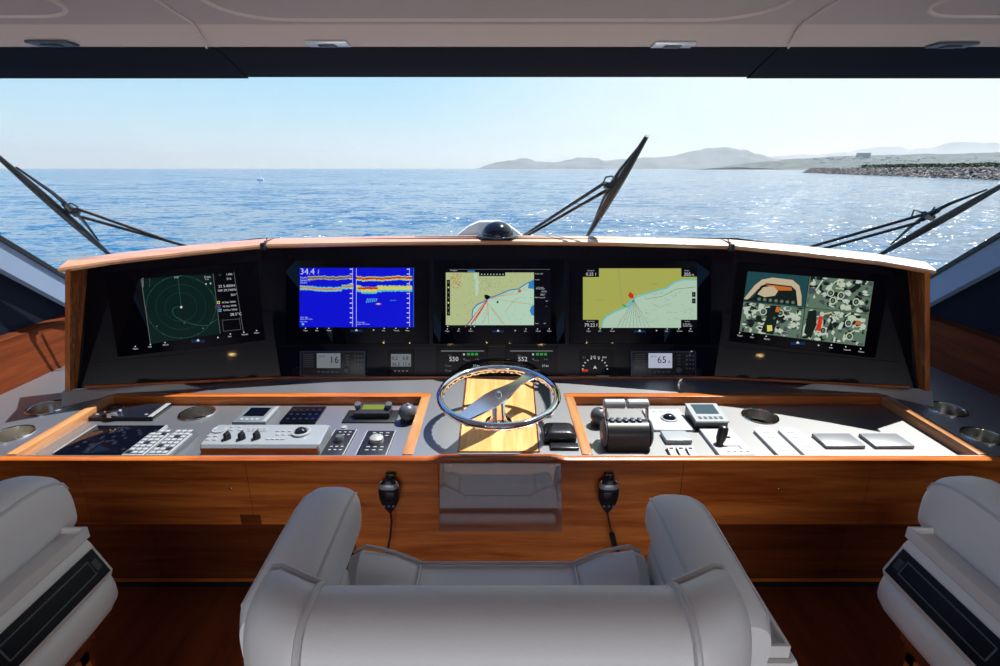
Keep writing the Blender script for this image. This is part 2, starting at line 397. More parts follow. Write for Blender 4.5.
fas(MID, [(281, 378), (714, 378), (736, 238), (259, 238)], 0.03, 'fascia', blk_panel)
fas(LEF, [(73, 389), (281, 378), (259, 238), (73, 262)], 0.03, 'fascia', blk_panel)
fas(RIG, [(714, 378), (922, 389), (922, 262), (736, 238)], 0.03, 'fascia', blk_panel)
# wood bead at the foot of the fascia
m = MB()
pts = [LEF.at(85, 387, 0.008)] + [MID.at(x, 377.6, 0.008) for x in (281, 497, 714)] + [RIG.at(909, 387, 0.008)]
m.tube(pts, 0.006, 8); m.build('foot_bead', teak, dash)
# plinth: sloping cove from flat worktop up to the wing feet
m = MB()
back = [LEF.at(63, 390.5, 0.052), LEF.at(85, 388.5), LEF.at(180, 383), HB]
print('POST', back[0], back[1])
front = [Vector((p.x, min(p.y-0.02, TY1), DECK)) for p in back]
front = [Vector((back[0].x, back[0].y-.03, DECK)), Vector((-1.62, 2.048, DECK)), Vector((-1.3, 2.10, DECK)), Vector((HB.x, HB.y-0.01, DECK))]
for s in (-1, 1):
    bk = [Vector((s*abs(p.x), p.y, p.z)) for p in back]; fr = [Vector((s*abs(p.x), p.y, p.z+0.0005)) for p in front]
    n = len(bk); vs = bk + fr + [Vector((p.x, p.y+0.10, DECK)) for p in bk]
    fs = [(i, i+1, i+1+n, i+n) for i in range(n-1)] + [(i, i+1, i+1+2*n, i+2*n) for i in range(n-1)] + [(0, n, 2*n)]
    mm = MB(); mm.add(vs, fs, 0, False); mm.build('cove', deck_m, dash)
# end boards (posts)
for pl, xs in ((LEF, (65, 84, 89, 65)), (RIG, (930, 911, 906, 930))):
    s = -1 if pl is LEF else 1
    a, b = pl.at(xs[0], 391, 0.0), pl.at(xs[1], 389, 0.0); c, d = pl.at(xs[2], 262, 0.0), pl.at(xs[3], 264, 0.0)
    # board stands proud of the fascia; its inner face is seen as a taper
    m = MB()
    ai = pl.at(65 if s < 0 else 930, 391, 0.05); ao = pl.at(70 if s < 0 else 925, 391, 0.05)
    di = CAM + ray(65 if s < 0 else 930, 270)*1.99; do = CAM + ray(70 if s < 0 else 925, 270)*1.99
    bi = pl.at(77 if s < 0 else 918, 388.5, 0.0); ci = pl.at(88 if s < 0 else 907, 264, 0.0)
    out = Vector((s*0.03, 0.05, 0))
    vs = [ai, ao, bi, ai+out, di, do, ci, di+out]
    vs[3] = bi + Vector((s*0.06, 0.02, 0)); vs[7] = ci + Vector((s*0.06, 0.02, 0))
    m.add(vs, [(0,1,2,3), (4,5,6,7), (0,1,5,4), (1,2,6,5), (2,3,7,6), (3,0,4,7)]); m.build('end_board', teak_v, dash)
# cap: glossy teak shelf, three lengths with dark joints
lipM = [ony(263, 243.5, 2.27), ony(497, 240.5, 2.395), ony(732, 244.5, 2.27)]
zM = lipM[1].z
lipM = [Vector((p.x, p.y, zM)) for p in (onz(263, 244, zM), onz(380, 241.5, zM), lipM[1], onz(615, 242, zM), onz(732, 245, zM))]
wl = [CAM + ray(x, y)*d_ for x, y, d_ in ((57, 268, 1.97), (110, 260, 2.045), (190, 251, 2.155))]
wr = [CAM + ray(x, y)*d_ for x, y, d_ in ((805, 252, 2.155), (885, 261, 2.045), (937, 270, 1.97))]
def cap(front, name):
    m = MB(); rs = []; bk = []
    for p in front:
        th = 0.020
        dpt = 0.115 if abs(p.x) < 1.06 else 0.13; nb_ = Vector((p.x*.25, 1, 0)).normalized()*dpt; bx, by = p.x+nb_.x, p.y+nb_.y; bk.append((bx, by, p.z+.008))
        rs.append([(p.x, p.y+0.012, p.z-th), (p.x, p.y, p.z-th*.5), (p.x, p.y+0.003, p.z-0.002), (p.x, p.y+0.012, p.z+0.002), (bx, by, p.z+0.010), (bx, by, p.z-0.014), (p.x, p.y+0.05, p.z-th)])
    m.rings(rs, 0, True); o = m.build(name, teak_cap, dash)
    mm = MB(); n = len(bk); r2, r3 = [], []
    for p in front:
        q = p - CAM; px_ = CX + F*q.x/(q.y*CT - q.z*ST); py_ = CY - F*(q.y*ST + q.z*CT)/(q.y*CT - q.z*ST)
        pl = MID if 262 < px_ < 733 else (LEF if px_ < 263 else RIG); pf = min(max(px_, 66), 929)
        r2.append(pl.at(pf, py_-4, -.032)); r3.append(pl.at(pf, 372, -.06))
    mm.add([Vector(b) for b in bk] + r2 + r3, [(i, i+1, i+1+n, i+n) for i in range(n-1)] + [(i+n, i+1+n, i+1+2*n, i+2*n) for i in range(n-1)]); mm.build('back_board', navy, dash); return o
teak_cap = wood('gloss_cap_teak', 0, (0.40, 0.15, 0.05), (0.70, 0.32, 0.12), rough=0.12, coat=1.0)
teak_cap.node_tree.nodes['Principled BSDF'].inputs['Coat IOR'].default_value = 2.8
teak_cap.node_tree.nodes['Principled BSDF'].inputs['Coat Roughness'].default_value = .42
g = Vector((0.003, 0, 0))
cap(wl + [lipM[0]-g], 'cap'); cap([lipM[0]+g] + lipM[1:4] + [lipM[4]-g], 'cap'); cap([lipM[4]+g] + wr, 'cap')
for p in (lipM[0], lipM[4]):
    m = MB(); m.box(p.x-0.012, p.x+0.012, p.y-0.006, p.y+0.03, p.z-0.026, p.z+0.004, 0, 0.003); m.box(p.x-0.0028, p.x+0.0028, p.y+0.02, p.y+.12, p.z-.01, p.z+0.010); m.build('joint_clip', blk, dash)
# closed body behind fascia so that no light leaks

# soffit seam lines: narrow dark ledge at the top of the fascia and a seam above the lower row
m = MB()
for pl, pts in ((MID, [(270, 346), (724, 346)]), (LEF, [(95, 362), (268, 346.5)]), (RIG, [(726, 346.5), (900, 362)])):
    m.tube([pl.at(x, y, 0.0) for x, y in pts], 0.0016, 6)
m.build('seam', blk_shiny, dash)

# ---------------------------------------------------------------- screens
E = {}
def C_(name, c, s=1.0):
    E[name] = em('lit_' + name, c, s); return name
for k, c in dict(blue=(0.004, 0.006, 0.62), white=(0.55, 0.58, 0.6), red=(0.55, 0.03, 0.01), yellow=(0.62, 0.58, 0.12), cyan=(0.10, 0.50, 0.60),
                 dgreen=(0.002, 0.012, 0.010), green=(0.012, 0.085, 0.05), land=(0.36, 0.38, 0.085), sea=(0.40, 0.55, 0.42), landp=(0.42, 0.48, 0.24),
                 seap=(0.42, 0.60, 0.46), cblue=(0.03, 0.20, 0.45), grey=(0.12, 0.13, 0.14), black=(0.002, 0.002, 0.005), orange=(0.50, 0.13, 0.02),
                 teal=(0.012, 0.06, 0.07), engw=(0.45, 0.52, 0.42), engd=(0.006, 0.012, 0.010), engg=(0.10, 0.16, 0.11), tan=(0.50, 0.40, 0.26), bar=(0.005, 0.02, 0.08), magenta=(0.25, 0.03, 0.35), lcd=(0.15, 0.165, 0.18), lcdb=(0.38, 0.42, 0.52), lime=(0.02, 0.28, 0.04), mesh=(0.06, 0.065, 0.09)).items(): C_(k, c)
KEYS = list(E); EM = [E[k] for k in KEYS]; I = {k: i for i, k in enumerate(KEYS)}
def crop(x0, y0, w_, W):      # converts marks measured on an enlarged crop into photo pixels
    k = w_ / W
    return lambda x, y: (x0 + x*k, y0 + y*k)
class Scr:
    def __init__(s, pl, cv, base=0.0065): s.pl, s.cv, s.m, s.b = pl, cv, MB(), base
    def pt(s, x, y, l): px, py = s.cv(x, y); return s.pl.at(px, py, s.b + 0.00025*l)
    def poly(s, pts, col, l=1): s.m.add([s.pt(x, y, l) for x, y in pts], [tuple(range(len(pts)))], I[col]); return s
    def rect(s, x0, y0, x1, y1, col, l=1): return s.poly([(x0,y0),(x1,y0),(x1,y1),(x0,y1)], col, l)
    def line(s, pts, wd, col, l=2):
        for (x0, y0), (x1, y1) in zip(pts, pts[1:]):
            L = math.hypot(x1-x0, y1-y0) or 1; nx, ny = -(y1-y0)/L*wd/2, (x1-x0)/L*wd/2
            s.poly([(x0+nx,y0+ny),(x1+nx,y1+ny),(x1-nx,y1-ny),(x0-nx,y0-ny)], col, l)
        return s
    def circ(s, cx, cy, r, col, l=2, n=20, ry=None):
        ry = ry or r; return s.poly([(cx+r*math.cos(2*math.pi*k/n), cy+ry*math.sin(2*math.pi*k/n)) for k in range(n)], col, l)
    def txt(s, t, x, y, hpx, col, l=3, align='LEFT'):     # x, y: lower left of the text; hpx: cap height in crop units
        p = s.pt(x, y, l); q = s.pt(x, y-hpx, l); s.m.text(t, (q-p).length*1.38, p, s.pl.x, s.pl.u, I[col], align); return s
    def build(s, name, parent, label=None):
        used = sorted(set(s.m.m)); mp = {a: i for i, a in enumerate(used)}; s.m.m = [mp[a] for a in s.m.m]
        return s.m.build(name, [EM[a] for a in used], parent, label)
def display(pl, quad, label, name='multifunction_display'):
    pts = [pl.at(x, y) for x, y in quad]; c = sum(pts, Vector())/4
    t = thing(name, c, label, 'display screen', None)
    m = MB(); o_ = pl.n*0.006; inn = [p + (c-p)*0.012 for p in pts]
    m.add(pts + [p+pl.n*0.004 for p in pts] + [p+o_ for p in inn], [(0,1,2,3), (0,1,5,4), (1,2,6,5), (2,3,7,6), (3,0,4,7), (4,5,9,8), (5,6,10,9), (6,7,11,10), (7,4,8,11), (8,9,10,11)])
    m.build('bezel', blk_gloss, t); return t
def toolbar(pl, cv, xs, y, t, h=9):
    s = Scr(pl, cv)
    names = ['Pages', 'Nav', 'Marks', None, None, 'Info', 'Vessels', 'Menu']
    for i, (x, nm) in enumerate(zip(xs, names)):
        yy = y(x)
        if i == 3:
            s.rect(x-45, yy-2, x+45, yy+16, 'bar', 1); s.poly([(x-11, yy+6), (x, yy-8), (x+11, yy+6)], 'white', 2); s.rect(x-8, yy+3, x+8, yy+8, 'white', 2)
        elif i == 4: s.poly([(x-6, yy-6), (x+7, yy+2), (x-1, yy+3), (x-6, yy+8)], 'white', 2)
        else: s.circ(x, yy-12, 4.5, 'white', 2, 8); s.txt(nm, x-15, yy+9, h, 'white', 2)
    s.build('toolbar', t)
# 1 radar
d1 = display(LEF, [(118, 357), (266, 340), (257, 262), (105, 273)], 'leftmost screen on the dash showing a dark green radar picture')
cv = crop(120, 260, 145, 966); s = Scr(LEF, cv)
s.poly([(140,125),(620,92),(668,490),(200,560)], 'dgreen', 0)
def rad(k, a): # ellipse of the radar
    return (400 + 232*k*math.cos(a), 313 + 205*k*math.sin(a) + 0)
for k in (1.0, 0.72, 0.46):
    s.line([(405+232*k*math.cos(R(a)) , 313+208*k*math.sin(R(a))) for a in range(0, 361, 8)], 1.5 if k < 1 else 2.5, 'green' if k == 1 else 'teal', 1)
for a in range(0, 360, 30):
    x, y = 405+232*math.cos(R(a)), 313+208*math.sin(R(a)); s.circ(x, y, 3, 'grey', 2, 6)
s.line([(385,108),(408,312)], 3, 'green', 2)
s.line([(408,315),(380,312),(358,320),(348,340),(360,372),(410,402),(470,425),(540,438),(590,435),(630,405),(650,392)], 4, 'green', 2)
s.circ(408, 314, 8, 'white', 3, 12)
for x, y in ((428,420),(553,455),(245,442)): s.circ(x, y, 5, 'grey', 2, 6)
s.line([(140,125),(205,570)], 4, 'grey', 2); s.line([(620,92),(668,490)], 3, 'grey', 2); s.line([(758,80),(822,478)], 3, 'grey', 2)
s.txt('310°', 360, 122, 12, 'white'); s.txt('1.0', 655, 104, 10, 'grey'); s.txt('3 nm', 560, 120, 14, 'white'); s.txt('T N', 565, 134, 10, 'white')
for x, y in ((573,160),(603,156)): s.rect(x-4, y-5, x+4, y+5, 'white', 2)
s.txt('1.0kt', 706, 102, 14, 'white'); s.txt('215', 710, 132, 14, 'white')
s.txt('22 5.400N', 655, 184, 17, 'white'); s.txt('109 39.740W', 650, 212, 15, 'white'); s.txt('301°', 738, 240, 15, 'white')
for i, c in enumerate(('yellow', 'magenta', 'cyan')):
    x, y = 656+5*i, 283+26*i; s.rect(x-9, y-9, x+9, y+9, c, 2); s.rect(x-5, y-5, x+5, y+5, 'black', 3); s.txt('N Nav 0000', x+24, y+6, 12, 'white')
s.txt('28.5°C', 734, 372, 18, 'white')
s.line([(680,395),(690,475),(805,462),(795,385)], 2, 'grey', 2); s.line([(684,402),(798,392)], 2, 'grey', 2)
for i in range(5): s.txt('0', 150, 180-13*i, 9, 'white'); s.txt('.5', 192, 178-12*i, 8, 'grey')
s.build('radar_image', d1, 'dark green radar picture with a curved track')
toolbar(LEF, cv, (102, 202, 300, 520, 655, 735, 825, 910), lambda x: 588-(x-102)*0.131, d1, 10)
# 2 sonar
d2 = display(MID, [(286, 344), (429, 344), (429, 260), (286, 260)], 'screen on the dash showing a bright blue sonar picture, left of the middle')
cv = crop(290, 260, 135, 1000); s = Scr(MID, cv)
s.rect(70, 58, 916, 498, 'blue', 0)
def band(x0, x1, f, th, cols, st=7):
    x = x0
    while x < x1:
        c = f(x); j = rnd.uniform(-4, 4); t_ = th(x)
        for (lo, hi, col, l) in cols: s.rect(x, c + lo*t_ + j, min(x+st, x1), c + hi*t_ + rnd.uniform(-3, 3) + j*.3, col, l)
        x += st
f1 = lambda x: 133 - (3*math.sin(x/30)) + (6 if 530 < x < 700 else 0)
band(130, 458, f1, lambda x: 13, [(-1, 1, 'tan', 1), (-.55, .55, 'grey', 2)])
band(490, 905, f1, lambda x: 14, [(-1.1, 1.3, 'cyan', 1), (-.9, 1, 'yellow', 2), (-.6, .55, 'red', 3)])
f2 = lambda x: 208 - 5*math.sin(x/60) + (-8 if 380 < x < 540 else 0) + (12 if x < 380 else 0)*min(1, (x-60)/80)*.3
band(74, 470, f2, lambda x: 12, [(-1.3, 1.5, 'cyan', 1), (-.7, .9, 'tan', 2), (-.3, .3, 'orange' , 3)])
band(492, 905, lambda x: 205 + (12 if 520 < x < 640 else 0), lambda x: 15 if x < 680 else 13, [(-1.2, 2.2 , 'cyan', 1), (-1, 1.2, 'yellow', 2)])
band(500, 650, lambda x: 210, lambda x: 9, [(-1, .8, 'red', 3)])
for i in range(6): x = 565+14*i; s.line([(x, 318-2*i), (x+10, 284)], 5, 'cyan', 2)
s.line([(740,300),(785,298)], 6, 'cblue', 2)
s.circ(655, 326, 26, 'magenta', 2, 16, 8); s.circ(655, 325, 14, 'white', 3, 16, 5)
for X in (463, 885):
    s.rect(X-1, 60, X+2, 495, 'white', 2)
    for k in range(12): s.rect(X-20, 64+36*k, X, 71+36*k, 'white', 2)
s.rect(490, 60, 493, 495, 'white', 2); s.rect(914, 60, 917, 498, 'cblue', 2)
s.txt('34.4', 74, 106, 46, 'white', 4); s.txt('f', 206, 104, 22, 'white', 4); s.txt('t', 208, 82, 16, 'white', 4)
for i, t_ in enumerate(('Depth', 'Speed 0.2', '73.4°F')): s.txt(t_, 76, 136+20*i, 14, 'white', 4)
for X, Y in ((76, 428), (498, 465)):
    s.txt('Chirp High', X, Y, 9, 'white'); s.txt('Range 210 ft Auto', X, Y+14, 9, 'white')
s.txt('Gain Auto', 76, 460, 9, 'white'); s.circ(96, 475, 9, 'cyan', 2, 10)
s.build('sonar_image', d2, 'bright blue sonar picture with two jagged coloured echo bands')
toolbar(MID, cv, (115, 202, 288, 492, 622, 698, 784, 870), lambda x: 518, d2, 10)
# 3 chart, middle
d3 = display(MID, [(433, 344), (565, 344), (565, 260), (433, 260)], 'middle screen on the dash showing a pale green chart with red tracks')
cv = crop(435, 260, 125, 979); s = Scr(MID, cv)
s.rect(85, 70, 905, 530, 'black', 0); s.rect(85, 98, 775, 510, 'seap', 1)
s.poly([(85,98),(775,98),(775,155),(715,180),(655,220),(580,232),(500,268),(435,290),(380,322),(330,345),(292,385),(285,430),(290,448),(245,510),(85,510)], 'landp', 2)
s.poly([(300,98),(330,98),(345,180),(335,280),(318,280),(315,180)], 'seap', 3)
s.line([(775,158),(715,185),(655,225),(580,237),(500,272),(435,294),(380,326),(330,350),(296,388),(290,430),(295,452),(250,508)], 9, 'cblue', 3)
s.poly([(775,160),(735,178),(728,222),(775,226)], 'cblue', 3); s.poly([(775,352),(755,362),(742,395),(755,430),(775,438)], 'cblue', 3)
for pts in ([(405,312),(250,505)], [(410,312),(285,505)], [(412,315),(310,480)], [(430,295),(640,265),(710,215)], [(430,300),(770,350)], [(440,300),(620,250)], [(410,330),(405,430),(365,500)], [(420,345),(500,440),(545,505)], [(415,340),(420,500)], [(640,295),(545,410)], [(440,375),(530,500)]):
    s.line(pts, 5 if pts[0][0] in (405, 412) else 2.5, 'red' if pts[0][0] < 415 else 'orange', 4)
s.line([(412,315),(280,505)], 9, 'red', 4)
for i in range(260):
    x, y = rnd.uniform(95, 765), rnd.uniform(105, 500); cl = rnd.random()
    if cl < .35: x, y = rnd.gauss(420, 60), rnd.gauss(190, 30)
    if 85 < x < 770 and 100 < y < 505: s.line([(x, y), (x+rnd.uniform(-9, 9), y+rnd.uniform(-7, 7))], 2.2, 'grey' if cl < .8 else 'engg', 5)
for i in range(50):
    x, y = 150+rnd.gauss(0, 32), 160+rnd.gauss(0, 32)
    if 90 < x < 300 and y > 105: s.circ(x, y, 5, 'orange' if i % 2 else 'land', 4, 6)
s.poly([(385,275),(405,270),(438,288),(405,312),(390,300)], 'black', 6); s.circ(490, 330, 9, 'engd', 5, 8); s.circ(662, 242, 14, 'orange', 5, 8)
s.rect(345, 98, 550, 126, 'black', 6)
for k in range(8): s.circ(365+24*k, 112, 5, 'white', 7, 6)
s.rect(92, 155, 118, 435, 'black', 6)
for k in range(7): s.circ(105, 175+40*k, 7, 'yellow' if k % 3 == 1 else 'grey', 7, 8)
s.rect(775, 98, 905, 510, 'black', 6)
s.rect(255, 82, 312, 95, 'cblue', 2); s.txt('Navigation', 120, 86, 9, 'white'); s.rect(110, 72, 900, 75, 'grey', 2)
for (t_, x, y, hh) in (('COG  SOG', 785, 112, 9), ('Position', 785, 158, 8), ('22 53.200N', 790, 220, 9), ('109 52.100W', 790, 230, 9), ('6.3 ft', 835, 252, 14), ('38.5°', 825, 278, 14), ('Next waypoint', 782, 298, 10), ('0.0', 868, 326, 10), ('--', 868, 366, 10), ('0.00', 850, 500, 8), ('Depth', 785, 500, 8)): s.txt(t_, x, y, hh, 'white', 7)
for k, x in enumerate((100, 240, 280, 308)): s.circ(x, 520, 5, ('white', 'orange', 'lime', 'white')[k], 2, 6)
s.build('chart_image', d3, 'pale green and yellow chart crossed by thin red tracks')
toolbar(MID, cv, (97, 188, 279, 494, 630, 712, 803, 895), lambda x: 552, d3, 10)
# 4 yellow chart
d4 = display(MID, [(569, 344), (711, 344), (711, 260), (569, 260)], 'screen on the dash showing a mustard yellow chart, right of the middle')
cv = crop(570, 260, 135, 1000); s = Scr(MID, cv)
s.rect(96, 62, 940, 502, 'sea', 0)
s.poly([(96,62),(940,62),(940,145),(835,145),(780,162),(740,185),(720,205),(600,238),(500,265),(440,320),(420,345),(340,375),(270,415),(240,450),(235,502),(96,502)], 'land', 1)
s.line([(940,147),(835,147),(780,165),(742,188),(722,208),(600,241),(490,275),(440,322),(430,345),(345,378),(272,418),(242,452),(237,502)], 9, 'cyan', 2)
s.poly([(470,270),(440,350),(400,355),(440,310)], 'cyan', 2)
s.poly([(445,235),(470,255),(472,285),(445,282),(428,262)], 'red', 4); s.poly([(380,320),(430,350),(400,345)], 'lime', 3)
for k in range(9): s.line([(470,290),(350+30*k,498)], 2, 'grey', 3)
for k in range(40):
    x, y = rnd.uniform(480, 920), rnd.uniform(200, 490); 
    if y > 260 - (x-480)*.12: s.line([(x,y),(x+rnd.uniform(-50,50),y+rnd.uniform(-25,25))], 1.3, 'grey', 3)
for k in range(70):
    x, y = rnd.uniform(300, 930), rnd.uniform(230, 490)
    if y > 480-(x-240)*.55+20: s.circ(x, y, 2.2, 'engd', 3, 5)
s.line([(560,290),(680,270),(790,215),(930,200)], 3, 'grey', 3); s.line([(360,70),(385,300)], 1.5, 'grey', 2)
for x in (220, 625): s.line([(x-25, 295 if x < 300 else 178),(x+25, 295 if x < 300 else 178)], 2, 'grey', 2)
for (x0,y0,x1,y1) in ((96,62,215,126),(824,62,940,124),(96,442,213,502),(822,442,940,502)): s.rect(x0,y0,x1,y1,'black',4)
s.txt('0.25', 118, 116, 24, 'white', 5); s.txt('f', 186, 116, 22, 'white', 5); s.txt('305', 842, 118, 26, 'white', 5); s.txt('°M', 896, 118, 14, 'white', 5); s.txt('79.22', 106, 494, 26, 'white', 5); s.txt('f', 194, 494, 24, 'white', 5)
s.txt('GPS Speed', 130, 82, 8, 'white', 5); s.txt('Heading', 846, 82, 8, 'white', 5); s.txt('Water Temp', 122, 458, 8, 'white', 5); s.txt('Position', 850, 458, 8, 'white', 5)
s.txt('N 22 53.1', 836, 480, 11, 'white', 5); s.txt('W109 52.3', 836, 494, 11, 'white', 5)
for y in (255, 303): s.rect(904, y-18, 930, y+18, 'black', 4); s.circ(917, y, 6, 'grey', 5, 8)
s.build('chart_image', d4, 'mustard yellow land and pale green sea chart with a red boat mark')
toolbar(MID, cv, (137, 224, 312, 516, 643, 720, 806, 893), lambda x: 522, d4, 10)
# 5 cameras
d5 = display(RIG, [(728, 341), (875, 358), (890, 275), (737, 262)], 'rightmost screen on the dash showing four engine room camera views')
cv = crop(725, 260, 160, 1000); s = Scr(RIG, cv)
def qd(u, v): # four-corner frame of the picture
    A, B, Cc, D = Vector((142,70)), Vector((930,135)), Vector((870,540)), Vector((90,445))
    p = A*(1-u)*(1-v) + B*u*(1-v) + Cc*u*v + D*(1-u)*v; return (p.x, p.y)
def Q(pts, col, l): s.poly([qd(u, v) for u, v in pts], col, l)
def QL(pts, wd, col, l): s.line([qd(u, v) for u, v in pts], wd, col, l)
def QC(u, v, r, col, l, ry=None, n=16): Q([(u+r*math.cos(2*math.pi*k/n), v+(ry or r*1.9)*math.sin(2*math.pi*k/n)) for k in range(n)], col, l)
Q([(0,0),(1,0),(1,1),(0,1)], 'engg', 0); Q([(0,0),(.49,0),(.49,.5),(0,.5)], 'teal', 1)
Q([(0,.46),(.07,.22),(.12,.12),(.2,.07),(.36,.08),(.42,.16),(.45,.32),(.46,.48),(.43,.48),(.40,.24),(.36,.18),(.16,.17),(.1,.28),(.03,.47)], 'tan', 2)
Q([(.07,.42),(.12,.22),(.17,.17),(.36,.19),(.40,.26),(.43,.48),(.0,.49)], 'engd', 3)
Q([(.1,.36),(.14,.24),(.22,.2),(.26,.28),(.24,.36),(.16,.4)], 'tan', 4); Q([(.15,.19),(.36,.2),(.37,.25),(.27,.27),(.2,.23)], 'orange', 4)
for k in range(7): QC(.12+.045*k, .44, .014, 'engg', 5)
def engine(u0, u1, v0, v1, seed):
    r = random.Random(seed); W, Hh = u1-u0, v1-v0
    for i in range(120):
        u, v = u0+r.random()*W*.96, v0+r.random()*Hh*.96; a, b = r.uniform(.010, .036), r.uniform(.018, .055)
        ang = r.uniform(0, 3.14); pts = []
        n = r.choice((4, 4, 5, 8))
        for k in range(n):
            t_ = 2*math.pi*k/n + ang; pts.append((min(max(u+a*math.cos(t_), u0), u1), min(max(v+b*math.sin(t_), v0), v1)))
        Q(pts, r.choice(('engd', 'engw', 'engw', 'engg', 'engd', 'engw', 'engd', 'mesh')), 2 + (i % 8)*.4)
    for i in range(4):
        u, v = u0+r.uniform(.15,.85)*W, v0+r.uniform(.2,.8)*Hh; QC(u, v, .028, 'engw', 6, .06); QC(u, v, .02, 'engd', 6.5, .042); QC(u, v, .011, 'engg', 7, .024)
    for i in range(5):
        u, v = u0+r.uniform(.1,.8)*W, v0+r.uniform(.1,.9)*Hh; QL([(u, v), (min(u+r.uniform(.02,.09), u1), min(max(v+r.uniform(-.2,.2), v0), v1))], r.uniform(5, 11), r.choice(('engw', 'landp')), 6)
engine(.5, 1, 0, .49, 3); engine(0, .49, .51, 1, 5); engine(.5, 1, .51, 1, 9)
Q([(.51,.30),(.62,.42),(.70,.49),(.51,.49)], 'engg', 6)
Q([(.22,.52),(.30,.52),(.27,.99),(.17,.97)], 'engd', 7); Q([(.21,.85),(.25,.84),(.26,.93),(.22,.95)], 'yellow', 8); Q([(.265,.53),(.30,.54),(.29,.62),(.26,.62)], 'orange', 8)
Q([(.52,.55),(.58,.52),(.6,.75),(.57,.98),(.51,.9)], 'engd', 7); Q([(.61,.6),(.64,.62),(.64,.85),(.60,.84)], 'red', 8); Q([(.91,.62),(.95,.64),(.94,.69),(.90,.68)], 'orange', 8)
QL([(.49,0),(.49,.5)], 4, 'black', 9); QL([(0,.5),(1,.5)], 3, 'black', 9); QL([(.49,.5),(.49,1)], 4, 'black', 9)
s.build('camera_image', d5, 'four part camera picture of the aft deck and green tinted engines')
toolbar(RIG, cv, (92, 172, 258, 455, 587, 665, 755, 848), lambda x: 466+(x-92)*0.134, d5, 10)

# lower row: radios, small display, engine displays, compass readout
def radio(x0, x1, y0, y1, label, num, lcd, sub=''):
    pts = [MID.at(x, y) for x, y in ((x0,y1),(x1,y1),(x1,y0),(x0,y0))]; c = sum(pts, Vector())/4
    t = thing('marine_radio', c, label, 'radio')
    ux, uu = MID.x, MID.u; w_ = (pts[1]-pts[0]).length; h_ = (pts[2]-pts[1]).length
    fr = Matrix((( ux.x, uu.x, NC.x, c.x), (ux.y, uu.y, NC.y, c.y), (ux.z, uu.z, NC.z, c.z), (0,0,0,1)))
    m = MB(); m.M = fr; m.rbox(-w_/2, w_/2, -h_/2, h_/2, 0.0005, 0.014, 0.006, 0, 3); m.rbox(-w_/2+.006, w_/2-.006, -h_/2+.006, h_/2-.006, 0.010, 0.0155, 0.004, 1, 2); m.build('body', [slateb, blk], t)
    def X(px): return (px-(x0+x1)/2)/(x1-x0)*w_
    def Y(py): return -(py-(y0+y1)/2)/(y1-y0)*h_
    ax, bx, ay, by = x0+17.5, x0+41, y0+2.3, y0+17
    m = MB(); m.M = fr; m.box(X(ax), X(bx), Y(by), Y(ay), 0.0155, 0.0165, 0)
    m.text(num, 0.044, (X(bx-11 if not sub else bx-15), Y(by-5), 0.0168), (1,0,0), (0,1,0), 1); 
    if sub: m.text(sub, 0.018, (X(bx-4.2), Y(by-5), 0.0168), (1,0,0), (0,1,0), 1)
    m.text('25 W', 0.012, (X(ax+2), Y(ay+4), 0.0168), (1,0,0), (0,1,0), 1)
    m.build('screen', [E[lcd], E['black']], t)
    m = MB(); m.M = fr
    for k in range(5): m.rbox(X(ax+k*4.6), X(ax+k*4.6+3), Y(by+4.6), Y(by+3), 0.0155, 0.0165, 0.0005)
    for r_ in range(4):
        for k in range(3): m.rbox(X(x1-11+k*3.3), X(x1-11+k*3.3+1.8), Y(y0+5.6+r_*4.2), Y(y0+4+r_*4.2), 0.0155, 0.0165, 0.0005)
        m.rbox(X(x1-19), X(x1-16), Y(y0+5+r_*3), Y(y0+4+r_*3), 0.0155, 0.0165, 0.0005)
    for r_ in range(7): m.box(X(x0+4), X(x0+14), Y(y0+4+r_*2), Y(y0+3.4+r_*2), 0.0155, 0.0158)
    m.build('keypad', greyp if False else pm('key_grey', (0.10, 0.11, 0.13), 0.5), t)
    m = MB(); m.lathe([(0.014,0),(0.014,0.008),(0.012,0.012),(0.0,0.0125)], fr @ Vector((X(x0+47), Y(y0+19), 0.0155)), NC, 20); m.build('knob', dkgrey, t)
radio(300.5, 366, 350.8, 376.5, 'slate blue framed marine radio below the blue sonar screen, reading 16', '16', 'lcd')
radio(630, 695.5, 350.8, 376.5, 'slate blue framed marine radio with bright display reading 65A', '65', 'lcdb', 'A')
t = display(MID, [(388, 376), (414, 376), (414, 350), (388, 350)], 'small square instrument with pale readout of four numbers on the dash', 'depth_instrument')
s = Scr(MID, lambda x, y: (x, y)); s.rect(391, 354, 411, 366.5, 'lcd', 0); s.txt('0.2', 391.8, 359.8, 3.6, 'black', 1); s.txt('6.8', 402.4, 359.8, 3.6, 'black', 1)
s.txt('36.3', 391.8, 365.8, 3.4, 'black', 1); s.txt('17.4', 402.2, 365.8, 3.4, 'black', 1)
for k in range(4): s.rect(394+k*4, 370.4, 396+k*4, 371.4, 'grey', 1)
s.build('readout', t)
